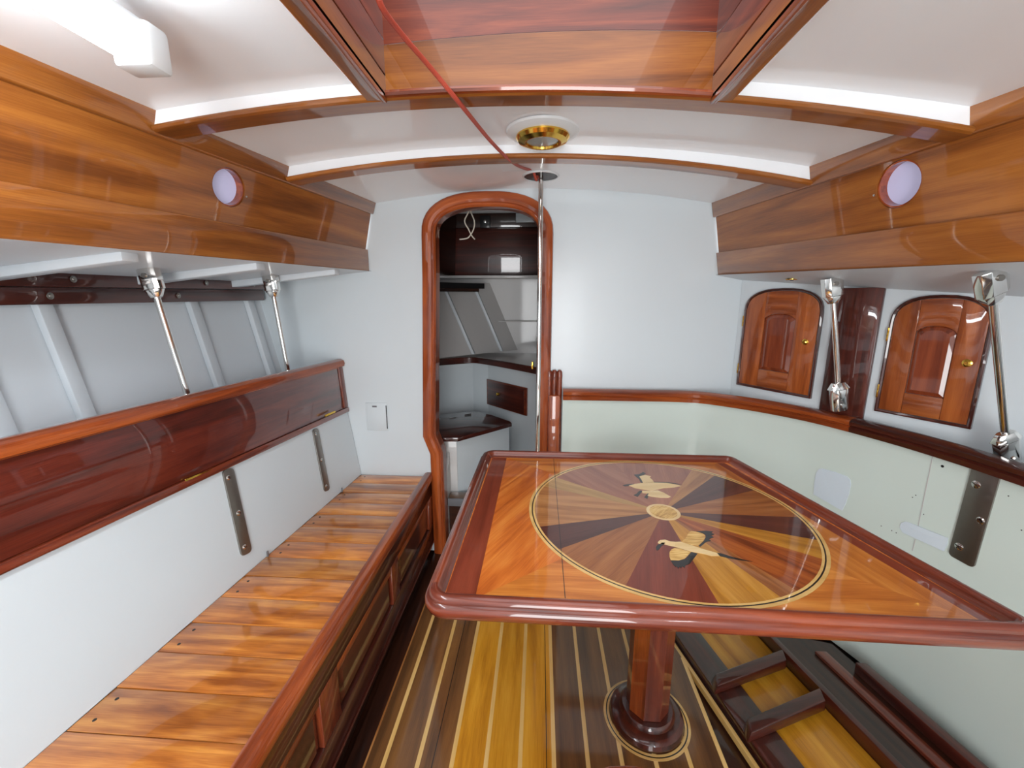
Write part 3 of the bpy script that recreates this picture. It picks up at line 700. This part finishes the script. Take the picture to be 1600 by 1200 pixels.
for (ty, tp, by, bpx, lab) in ((1.50, (1299, 438), 1.555, (1312, 641), 'polished steel rod with faceted end forks in front of the dark pilaster'),
                               (1.05, (1547, 420), 1.085, (1573, 702), 'polished steel rod with faceted end forks past the second locker door')):
    b = atY(*tp, ty); tp_ = V((b.x, ty, deckz(b.x, ty))); o_ = .05 if by > 1.3 else .075; bt = Surf([cabp(YB, .5, o_), cabp(.6, .5, o_), cabp(.6, 1.7, o_), cabp(YB, 1.7, o_)], [(0, 1, 2, 3)]).hit(*bpx)[0]
    if by < 1.3: bt = bt+(bt-tp_)*((bt.z-.862)/(tp_.z-bt.z))
    tie_rod(tp_, bt, lab, True, .0088)
# ------------------------------------------------------------------ compression post, ceiling fittings, cable, tube lamp
pole = thing('compression_pole', (-.003, 1.765, 0), 'thin polished steel pole rising from the sole through the doorway side to the roof', 'pole')
tube('shaft', [(-.003, 1.765, .01), (-.003, 1.765, ceilz(0, 1.765)+.0)], .0095, 'chrome', pole, 20)
lathe('foot', [(0, 0), (.03, 0), (.03, .006), (.012, .012), (0, .012)], (-.003, 1.765, .0), (0, 0, 1), 'chrome', pole, 20)
hc = V((-.004, 1.772, ceilz(0, 1.772)))
hole = thing('mast_collar', hc, 'round black opening with white ring in the ceiling where the red cable enters', 'vent')
lathe('black_disc', [(0, 0), (.066, 0), (.066, .002), (0, .002)], hc-V((0, 0, .0005)), (0, 0, -1), 'black', hole, 36)
lathe('ring', [(.066, 0), (.066, .005), (.070, .005), (.073, .002), (.073, 0)], hc-V((0, 0, .0005)), (0, 0, -1), 'plastic', hole, 36)
bpn = box('cover_panel', (-.15, 1.70, hc.z-.0005), (.15, YB-.003, hc.z-.0001), 'ceil', hole, bevel=0)
bpn.location.z -= .0
dl = V((.001, 1.345, ceilz(0, 1.345)))
dome = thing('ceiling_downlight', dl, 'round brass downlight on a white base ring between the roof beams', 'light')
lathe('base_ring', [(0, 0), (.108, 0), (.105, .006), (.088, .014), (0, .014)], dl, (0, 0, -1), 'plastic', dome, 40)
lathe('brass_ring', [(.04, .014), (.078, .0145), (.079, .019), (.072, .028), (.055, .034), (.049, .033), (.046, .026), (.04, .024)], dl, (0, 0, -1), 'brass', dome, 40)
lathe('lens', [(0, .016), (.0455, .016), (.0455, .028), (.03, .032), (0, .033)], dl, (0, 0, -1), 'lens', dome, 36)
cp_ = [atZ(592, -60, 1.86), atY(592, 0, .80), atY(625, 50, .88), atY(672, 105, .97), atY(722, 166, 1.06), atY(768, 222, 1.30), atY(800, 253, 1.50), atY(822, 264, 1.66), atY(832, 265, 1.71), (-.022, 1.745, 1.757), (-.018, 1.762, 1.768), (-.018, 1.764, 1.776)]
cb = tube('extension_cable', catmull(cp_, 6), .0052, 'cable', None, 10)
tag(cb, 'red rubber cable hanging from the skylight to the black ceiling opening', 'cable')
lz = 1.705; le = atZ(228, 84, lz)
lamp = thing('tube_lamp', (le.x, .35, lz), 'bright white tube lamp slung under the ceiling beside the teak coachroof side', 'lamp')
tube('tube', [(le.x, le.y-.03, lz), (le.x, -.25, lz)], .028, 'tube', lamp, 16)
for y0 in (le.y-.03, -.29): box('end_cap', (le.x-.034, y0, lz-.032), (le.x+.034, y0+.045, lz+.036), 'plastic', lamp, bevel=.008)
box('batten', (le.x-.02, -.27, lz+.022), (le.x+.02, le.y-.0, lz+.038), 'plastic', lamp)
for y0 in (.45, -.1): box('hanger', (le.x-.004, y0, lz+.036), (le.x+.004, y0+.02, ceilz(le.x, y0)+.002), 'plastic', lamp, bevel=0)
# a second work lamp hangs further aft on the other side
lamp2 = thing('tube_lamp', (.62, -.5, 1.68), 'second white tube lamp hanging aft of the skylight near the teak coachroof side', 'lamp')
tube('tube', [(.72, -.25, 1.68), (.72, -.8, 1.68)], .022, 'tube', lamp2, 16)
for y0 in (-.25, -.84): box('end_cap', (.694, y0, 1.654), (.746, y0+.04, 1.71), 'plastic', lamp2, bevel=.008)
box('batten', (.70, -.84, 1.702), (.74, -.21, 1.718), 'plastic', lamp2)
for y0 in (-.35, -.7): box('hanger', (.716, y0, 1.716), (.724, y0+.02, ceilz(.72, y0)+.002), 'plastic', lamp2, bevel=0)
# ------------------------------------------------------------------ table
ZT_ = .715; TC = V((.353, 1.10, 0)); CR = .377
table = thing('saloon_table', (TC.x, TC.y, 0), 'mahogany pedestal table with raised rim and round marquetry top showing two birds', 'table')
OUT = [(-.222, .690), (.908, .684), (.722, 1.520), (-.212, 1.520)]
def rounded(poly, rs, n=7):
    out = []; m = len(poly)
    for i in range(m):
        p, a, b = V(poly[i]+(0,)) if len(poly[i]) == 2 else V(poly[i]), V((*poly[i-1], 0)), V((*poly[(i+1) % m], 0))
        d1 = (a-p).normalized(); d2 = (b-p).normalized(); an = d1.angle(d2); r_ = rs[i]; L = r_/math.tan(an/2)
        c_ = p+(d1+d2).normalized()*(r_/math.sin(an/2)); s_ = p+d1*L-c_; e_ = p+d2*L-c_
        tot = s_.angle(e_)
        for k_ in range(n+1):
            t_ = k_/n; out.append(c_+(s_*math.sin((1-t_)*tot)+e_*math.sin(t_*tot))/math.sin(tot))
    return out
ol = rounded(OUT, [.05, .035, .045, .05])
top = prism('tabletop', [p+V((0, 0, ZT_-.028)) for p in [TC*0+q+(V((TC.x, TC.y, 0))-q).normalized()*.02 for q in ol]], (0, 0, .0272), 'v_mah', table, (1, 0, 0))
rimp = [(-.036, -.028), (-.036, .0), (-.035, .001), (-.031, .004), (-.027, .010), (-.024, .0165), (-.021, .019), (-.014, .019), (-.007, .016), (-.004, .010), (-.0035, .006), (.001, .004), (.005, -.003), (.006, -.011), (.003, -.020), (-.004, -.026), (-.014, -.028)]
sweep('rim', [p+V((0, 0, ZT_)) for p in ol], rimp, 'mahog', table, closed=True, ang=.75)
def ply(name, pts, mat, g, z0=ZT_-.0005, th=.0005, parent=top): return prism(name, [(x, y, z0) for x, y in pts], (0, 0, th), mat, parent, g)
def pol(a, r): return (TC.x+r*math.cos(math.radians(a)), TC.y+r*math.sin(math.radians(a)))
# wedges of the compass round (bearing of each joint, veneer)
WD = [(144, 'v_olive'), (157, 'v_tan'), (196.2, 'v_purple'), (213.5, 'v_brown'), (242.4, 'v_red'), (270.8, 'v_gold'), (292.2, 'v_brown'), (300, 'v_orange'), (322, 'v_orange'),
      (327, 'v_gold'), (341, 'v_purple'), (359.2, 'v_brown'), (386, 'v_purple'), (407, 'v_tan'), (419, 'v_rose'), (462, 'v_rose'), (504, None)]
for i in range(len(WD)-1):
    a, mt = WD[i]; b = WD[i+1][0]; k_ = max(3, int((b-a)/4)); md = math.radians((a+b)/2)
    ply('wedge', [pol(a, .042)]+[pol(lerp(a, b, j/k_), .361) for j in range(k_+1)]+[pol(b, .042)], mt, (math.cos(md), math.sin(md), 0))
def ringp(name, r0, r1, mat, z=ZT_-.0004, th=.0006, c=TC, parent=top, n=96):
    bm = bmesh.new(); A = []
    for i in range(n):
        a = 2*math.pi*i/n; d = V((math.cos(a), math.sin(a), 0)); A.append([bm.verts.new(V((c.x, c.y, zz_))+d*r_) for r_, zz_ in ((r0, z), (r1, z), (r1, z+th), (r0, z+th))])
    for i in range(n):
        for j in range(4): bm.faces.new((A[i][j], A[(i+1) % n][j], A[(i+1) % n][(j+1) % 4], A[i][(j+1) % 4]))
    bmesh.ops.recalc_face_normals(bm, faces=bm.faces); bm.normal_update(); _uv(bm, (1, 0, 0)); return link(name, bm, mat, parent)
for r0, r1, mt in ((.3605, .3660, 'holly'), (.3660, .3692, 'ebony'), (.3692, CR, 'holly')): ringp('inlay_ring' if mt == 'holly' else 'inlay_line', r0, r1, mt, ZT_-.0004, .0008)
ringp('medallion_ring', .037, .0455, 'cream', ZT_-.0004, .0008); lathe('medallion', [(0, 0), (.0372, 0), (.0372, .0008), (0, .0008)], (TC.x, TC.y, ZT_-.0004), (0, 0, 1), 'burl', top, 36)
# spandrels and border strips outside the round
IN = [(-.184, .722), (.862, .717), (.680, 1.479), (-.172, 1.479)]      # at the foot of the rim
BD = [(-.122, .7222), (.826, .7222), (.651, 1.4785), (-.118, 1.4785)]      # inner edge of the border
for i, mt in ((0, 'v_red'), (1, 'v_red'), (2, 'v_red'), (3, 'v_red')):
    j = (i+1) % 4; d = V((IN[j][0]-IN[i][0], IN[j][1]-IN[i][1], 0)); ply('border_strip', [IN[i], IN[j], BD[j], BD[i]], mt, d)
ang = [math.degrees(math.atan2(p[1]-TC.y, p[0]-TC.x)) % 360 for p in BD]
for i, mt in ((0, 'v_amber'), (1, 'v_amber'), (2, 'v_amber'), (3, 'v_mah')):
    j = (i+1) % 4; a, b = ang[i], ang[j]
    if b < a: b += 360
    k_ = 30; pts = []; P0, P1 = V((*BD[i], 0)), V((*BD[j], 0)); N_ = V((P1.y-P0.y, -(P1.x-P0.x), 0)).normalized()
    A2, B2 = [], []
    for q in range(k_+1):
        t_ = lerp(a, b, q/k_); d = V((math.cos(math.radians(t_)), math.sin(math.radians(t_)), 0))
        tt = (P0-TC).dot(N_)/d.dot(N_); A2.append(TC+d*CR); B2.append(TC+d*max(tt, CR+.0005))
    bm = bmesh.new(); zq = ZT_-.0001
    for q in range(k_):
        bm.faces.new([bm.verts.new((p.x, p.y, zq)) for p in (A2[q], A2[q+1], B2[q+1], B2[q])])
    bmesh.ops.remove_doubles(bm, verts=bm.verts, dist=1e-6); bmesh.ops.recalc_face_normals(bm, faces=bm.faces); bm.normal_update()
    if bm.faces[:][0].normal.z < 0: bmesh.ops.reverse_faces(bm, faces=bm.faces)
    bm.normal_update(); _uv(bm, (P1-P0) if i != 3 else V((.5, 1, 0))); link('spandrel', bm, mt, top)
ply('leaf_joint', [(.0572, .735), (.0586, .735), (.0586, 1.482), (.0572, 1.482)], 'ebony', (0, 1, 0), ZT_-.0002, .0006)
q4 = lambda a, b: (lambda p: (p.x, p.y))(atZ(940+a/6.154, 720+b/6.154, ZT_+.0004))
BIRD = [('bird_neck', 'cream', [(540, 790), (548, 772), (565, 762), (610, 758), (660, 775), (715, 780), (700, 825), (650, 815), (605, 802), (565, 800)]),
 ('bird_body', 'cream', [(712, 780), (760, 778), (860, 810), (980, 850), (1095, 882), (1135, 897), (1120, 905), (1135, 915), (1060, 915), (960, 890), (850, 870), (760, 842), (700, 826)]),
 ('bird_wing', 'burl', [(768, 776), (800, 755), (820, 725), (832, 698), (860, 675), (910, 682), (970, 698), (995, 716), (998, 735), (980, 765), (930, 815), (860, 806)]),
 ('bird_wing_tip', 'ebony', [(910, 678), (1000, 672), (1070, 680), (1055, 693), (1085, 706), (1052, 718), (1080, 735), (1030, 752), (1050, 768), (1005, 780), (950, 826), (933, 817), (985, 768), (1002, 737), (998, 712), (970, 694)]),
 ('bird_wing', 'burl', [(700, 838), (668, 855), (653, 880), (652, 920), (665, 955), (740, 958), (800, 940), (830, 910), (852, 878), (760, 846)]),
 ('bird_wing_tip', 'ebony', [(665, 958), (690, 1000), (715, 1022), (722, 1010), (737, 1038), (750, 1018), (765, 1034), (775, 1014), (800, 1030), (808, 1005), (850, 990), (890, 935), (922, 892), (862, 876), (835, 912), (802, 944), (740, 962)]),
 ('bird_beak', 'ebony', [(525, 852), (522, 830), (540, 805), (562, 800), (580, 786), (612, 786), (600, 804), (575, 820), (552, 852), (535, 862)]),
 ('bird_tail', 'ebony', [(1108, 884), (1150, 890), (1250, 922), (1452, 970), (1340, 957), (1230, 938), (1145, 918), (1125, 905)]),
 ('bird_body', 'cream', [(260, 238), (320, 222), (400, 213), (500, 207), (620, 212), (720, 228), (765, 242), (700, 255), (600, 262), (540, 275), (480, 290), (400, 275), (320, 262)]),
 ('bird_wing', 'cream', [(362, 150), (420, 135), (475, 150), (462, 160), (490, 185), (505, 206), (398, 212), (386, 185)]),
 ('bird_wing_tip', 'ebony', [(310, 133), (360, 129), (398, 108), (428, 120), (410, 132), (362, 149), (385, 185), (398, 212), (375, 207), (360, 175), (332, 153)]),
 ('bird_wing', 'cream', [(470, 291), (540, 284), (600, 308), (665, 345), (640, 356), (560, 355), (480, 345), (440, 334), (455, 315), (392, 310), (388, 288)]),
 ('bird_beak', 'ebony', [(203, 236), (240, 225), (318, 219), (290, 229), (260, 240), (225, 244)]),
 ('bird_foot', 'ebony', [(370, 286), (392, 290), (365, 325), (347, 346), (308, 330), (338, 316), (350, 300)]),
 ('bird_foot', 'ebony', [(425, 290), (467, 296), (465, 318), (448, 340), (440, 366), (408, 350), (428, 330), (440, 315)]),
 ('bird_back', 'ebony', [(400, 211), (500, 202), (640, 205), (775, 228), (720, 224), (620, 210), (500, 206)])]
for i, (nm, mt, pts) in enumerate(BIRD): ply(nm, [q4(*p) for p in pts], mt, (1, .15, 0), ZT_-.0001, .0006+.0001*(i % 2))
PX, PY = TC.x, TC.y+.012
def octa(w, z, rot=22.5): return [(PX+w*math.cos(math.radians(rot+45*i)), PY+w*math.sin(math.radians(rot+45*i)), z) for i in range(8)]
pd = lathe('pedestal', [(0, 0), (.030, 0), (.030, .56), (0, .56)], (PX, PY, .0525), (0, 0, 1), 'mahog', table, 8)
oa, ob = octa(.064, .052), octa(.064, .615)
for i in range(8):
    j = (i+1) % 8; cA, cB = V((PX, PY, .052)), V((PX, PY, .615)); ins_ = lambda p, c_: V(p)+(c_-V(p))*.35
    hexa('stave', [oa[i], oa[j], ins_(oa[j], cA), ins_(oa[i], cA)], [ob[i], ob[j], ins_(ob[j], cB), ins_(ob[i], cB)], ('mahog', 'mahog', 'v_red', 'mahog', 'rail', 'mahog', 'v_red', 'mahog')[i], pd, (0, 0, 1))
hexa('pedestal_head', octa(.066, .6155), octa(.085, .686), 'rail', table, (0, 0, 1), .002)
lathe('pedestal_base', [(0, .001), (.112, .001), (.114, .010), (.110, .022), (.098, .032), (.085, .036), (.082, .044), (.076, .05), (0, .051)], (PX, PY, 0), (0, 0, 1), 'dmahog', table, 40)
cc = V((PX, PY, 0))
ringp('inlay_ring', .114, .121, 'holly', .0004, .0008, cc, floor); ringp('inlay_line', .121, .1245, 'ebony', .0004, .0008, cc, floor); ringp('inlay_ring', .1245, .132, 'holly', .0004, .0008, cc, floor)
# rounded step by the photographer's feet
stp = thing('companion_step', (.18, .45, 0), 'rounded mahogany step edge on the striped sole', 'step')
rl = rounded([(.03, .25), (.33, .25), (.33, .635), (.03, .635)], [.02, .02, .14, .14])
prism('tread', [p+V((0, 0, .42)) for p in rl], (0, 0, .03), 'rail', stp, (1, 0, 0), .01)
box('support', (.08, .28, 0), (.28, .52, .42), 'mahog', stp, (0, 0, 1), .004)
# ------------------------------------------------------------------ forward cabin seen through the doorway
def fthing(name, loc, lab, cat): return thing(name, loc, lab, cat)
YF = 3.15
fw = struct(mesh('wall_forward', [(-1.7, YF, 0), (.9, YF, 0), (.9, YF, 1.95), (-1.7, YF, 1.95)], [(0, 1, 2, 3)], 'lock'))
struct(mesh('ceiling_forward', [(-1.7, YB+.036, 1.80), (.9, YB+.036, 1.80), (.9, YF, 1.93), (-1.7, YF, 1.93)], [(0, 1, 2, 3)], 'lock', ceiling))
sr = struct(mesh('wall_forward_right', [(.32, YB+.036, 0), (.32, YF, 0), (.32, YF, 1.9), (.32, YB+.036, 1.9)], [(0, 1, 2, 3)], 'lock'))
# sloping hull to the left with frames
def fhx(z, y): return -.637+1.0*(y-2.85)-.42*(z-1.335)
ring = lambda y: [(fhx(.925, y), y, .925), (fhx(1.42, y), y, 1.42), (fhx(1.42, y)-.02, y, 1.42), (fhx(.925, y)-.02, y, .925)]
fh = struct(hexa('wall_forward_left', ring(2.28), ring(YF-.002), 'lock'))
for y in (2.62, 2.85, 3.03):
    ring = lambda z: [(fhx(z, y)+a, y+b, z) for a, b in ((0, -.018), (.02, -.018), (.02, .018), (0, .018))]
    hexa('frame_rib', ring(.93), ring(1.4), 'hull', fh, (0, 0, 1), .002)
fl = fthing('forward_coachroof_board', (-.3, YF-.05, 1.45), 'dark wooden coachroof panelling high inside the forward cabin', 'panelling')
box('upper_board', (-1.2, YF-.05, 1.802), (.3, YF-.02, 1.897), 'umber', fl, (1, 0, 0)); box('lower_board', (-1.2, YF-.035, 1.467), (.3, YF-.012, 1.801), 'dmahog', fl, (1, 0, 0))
hexa('side_board', [(-.92, 2.3, 1.468), (-.90, 2.3, 1.83), (-.93, 2.3, 1.83), (-.95, 2.3, 1.468)], [(-.62, YF-.06, 1.468), (-.60, YF-.06, 1.895), (-.63, YF-.06, 1.895), (-.65, YF-.06, 1.468)], 'umber', fl, (.25, .9, 0), .002)
a = atY(806, 333, YF-.06); b = atY(845, 347, YF-.06); box('white_block', (a.x, YF-.06, b.z), (b.x, YF-.05, a.z), 'white', fl)
a = atY(750, 337, YF-.07); b = atY(766, 356, YF-.07); lt = box('latch', (a.x, YF-.075, b.z), (b.x, YF-.05, a.z), 'black', fl)
lathe('latch_button', [(0, 0), (.012, 0), (.010, .012), (0, .014)], (.5*(a.x+b.x), YF-.075, .5*(a.z+b.z)), (0, -1, 0), 'chrome', lt, 14)
shf = fthing('forward_shelf', (-.3, YF-.1, 1.448), 'long grey-white shelf under the dark panelling of the forward cabin', 'shelf')
box('board', (-1.0, YF-.16, 1.448), (.3, YF-.001, 1.466), 'lock', shf, (1, 0, 0))
p0, p1 = atY(678, 446, 2.70), atY(757, 447, 2.95)
sh2 = fthing('hull_stringer', (p0.x, 2.5, p0.z-.02), 'short black stringer along the hull frames inside the forward cabin', 'stringer')
hexa('bar', [p0+V((-.06, -.1, -.018)), p0+V((0, -.1, -.018)), p0+V((0, -.1, .018)), p0+V((-.06, -.1, .018))], [p1+V((-.05, 0, -.018)), p1+V((0, 0, -.018)), p1+V((0, 0, .018)), p1+V((-.05, 0, .018))], 'black', sh2)
hexa('lower_bar', [p0+V((-.06, -.1, -.04)), p0+V((-.01, -.1, -.04)), p0+V((-.01, -.1, -.019)), p0+V((-.06, -.1, -.019))], [p1+V((-.08, -.06, -.04)), p1+V((-.03, -.06, -.04)), p1+V((-.03, -.06, -.019)), p1+V((-.08, -.06, -.019))], 'umber', sh2)
a = atY(766, 501, YF-.04); box('ledge', (a.x, YF-.05, a.z-.008), (.3, YF-.001, a.z), 'lock', fw, (1, 0, 0)).name = 'ledge'
# counter with dark fiddle
zc_ = .90
cnt = fthing('galley_counter', (-.2, 2.8, 0), 'white cabinet with dark edged counter seen through the doorway', 'cabinet')
cf = [atZ(660, 568, zc_), atZ(700, 564, zc_), atZ(738, 562, zc_), atZ(765, 565, zc_), atZ(800, 571, zc_), atZ(842, 579, zc_), atZ(866, 584, zc_)]
cf = catmull(cf, 4)
prism('countertop', [p-V((0, 0, .02)) for p in cf]+[V((.31, cf[-1].y, zc_-.02)), V((.31, YF-.002, zc_-.02)), V((cf[0].x-.05, YF-.002, zc_-.02))], (0, 0, .02), 'lock', cnt)
sweep('fiddle', [p+V((0, 0, 0)) for p in cf], [(-.008, -.022), (-.008, .014), (-.004, .018), (.006, .018), (.01, .014), (.01, -.022)], 'dmahog', cnt)
CF = [cf[0]+V((0, .02, 0)), cf[8]+V((0, .02, 0)), cf[11]+V((.02, .03, 0)), cf[-1]+V((.03, .03, 0))]
cq = [(p.x, p.y) for p in CF]
sweep('front', [(x, y, .44) for x, y in cq], [(-.006, -.44), (.006, -.44), (.006, .435), (-.006, .435)], 'white', cnt, smooth=False)
DF = Surf([(x, y, z) for x, y in cq for z in (0, .88)], [(0, 1, 3, 2), (2, 3, 5, 4), (4, 5, 7, 6)])
h = [DF.hit(*p) for p in ((764, 592), (826, 605), (826, 649), (764, 631))]; n = h[1][1]
dd = [q[0] for q in h]; zt = .5*(dd[0].z+dd[1].z); zb = .5*(dd[2].z+dd[3].z); A0 = V((.5*(dd[0].x+dd[3].x), .5*(dd[0].y+dd[3].y), 0)); A1 = V((.5*(dd[1].x+dd[2].x), .5*(dd[1].y+dd[2].y), 0))
fr = prism('drawer', [A0+V((0, 0, zb))+n*.008, A1+V((0, 0, zb))+n*.008, A1+V((0, 0, zt))+n*.008, A0+V((0, 0, zt))+n*.008], n*.012, 'mahog', cnt, (1, 0, 0), .003)
ic = lambda p, f: p+((A0+A1)/2+V((0, 0, (zt+zb)/2))-p)*f
pts = [A0+V((0, 0, zb)), A1+V((0, 0, zb)), A1+V((0, 0, zt)), A0+V((0, 0, zt))]
prism('drawer_face', [ic(p, .10)+n*.0195 for p in pts], n*.004, 'dmahog', fr, (1, 0, 0), .001)
kc = (A0+A1)/2+V((0, 0, (zt+zb)/2+.005))+n*.023
lathe('knob', [(0, 0), (.012, 0), (.009, .006), (.011, .012), (.006, .016), (0, .016)], kc-(A1-A0)*.17, n, 'brass', fr, 16)
lk = atZ(832, 573, zc_+.03); box('catch', (lk.x-.006, lk.y-.01, zc_+.018), (lk.x+.006, lk.y, zc_+.06), 'brass', cnt)
# hinged wooden seat and its white box
zl = .60; lid = [atZ(650, 676, zl), atZ(684, 684, zl), atZ(716, 684, zl), atZ(800, 661, zl), atZ(797, 658, zl), atZ(768, 648, zl), atZ(745, 643, zl), atZ(720, 644, zl), atZ(650, 652, zl)]
sb_ = fthing('lidded_box', (-.4, 2.3, 0), 'dark wooden hinged seat lid over a white box inside the doorway', 'box')
prism('lid', [p-V((0, 0, .022)) for p in lid], (0, 0, .022), 'dmahog', sb_, (1, 0, 0), .004)
for a, b in (((702, 654), (713, 652)), ((726, 648), (736, 646.5))):
    A_, B_ = atZ(*a, zl), atZ(*b, zl); prism('hinge', [A_, B_, B_+V((0, .008, 0)), A_+V((0, .008, 0))], (0, 0, .002), 'chrome', sb_)
p2, p3 = lid[2], lid[3]
prism('box_front', [(p2.x-.02, p2.y+.06, 0), (p3.x-.02, p3.y+.04, 0), (p3.x-.02, p3.y+.04, zl-.023), (p2.x-.02, p2.y+.06, zl-.023)], (-.01, .02, 0), 'white', sb_)
box('box_side', (-.9, p2.y+.062, 0), (p2.x-.022, p2.y+.08, zl-.023), 'lock', sb_, (1, 0, 0))
# sloping white locker and step beyond the sill
sl = fthing('forward_step', (-.42, 2.06, 0), 'brown sloping step with grey nosing just inside the doorway', 'step')
s0_, s1_, s2_, s3_ = atZ(702, 775, .30), atZ(716, 750, .30), atZ(745, 750, .30), atZ(735, 790, .30)
prism('tread', [(-.47, 2.0, .255), (-.20, 2.0, .255), (-.20, 2.075, .255), (-.47, 2.075, .255)], (0, 0, .02), 'floorw', sl, (1, 0, 0), .002)
box('nosing', (-.47, 1.99, .235), (-.20, 1.999, .277), 'grey', sl, (1, 0, 0)); box('riser', (-.47, 2.02, 0), (-.20, 2.035, .254), 'umber', sl, (1, 0, 0))
prism('side_wall', [(-.472, 1.995, 0), (-.472, 2.08, 0), (-.472, 2.08, .50), (-.472, 1.995, .40)], (-.012, 0, 0), 'lock', sl)
# pair of loose white wires
wr = fthing('loose_wires', (-.28, 2.3, 1.52), 'pair of loose white wires hanging inside the top of the doorway', 'wire')
for pts in (((733, 328), (726, 345), (732, 358), (737, 368), (742, 374)), ((735, 328), (741, 345), (740, 358), (733, 370), (727, 373), (718, 374))):
    P_ = [atY(*p, 2.3) for p in pts]; P_.insert(0, V((P_[0].x, 2.3, 1.832))); tube('wire', catmull(P_, 5), .0035, 'wire', wr, 8)
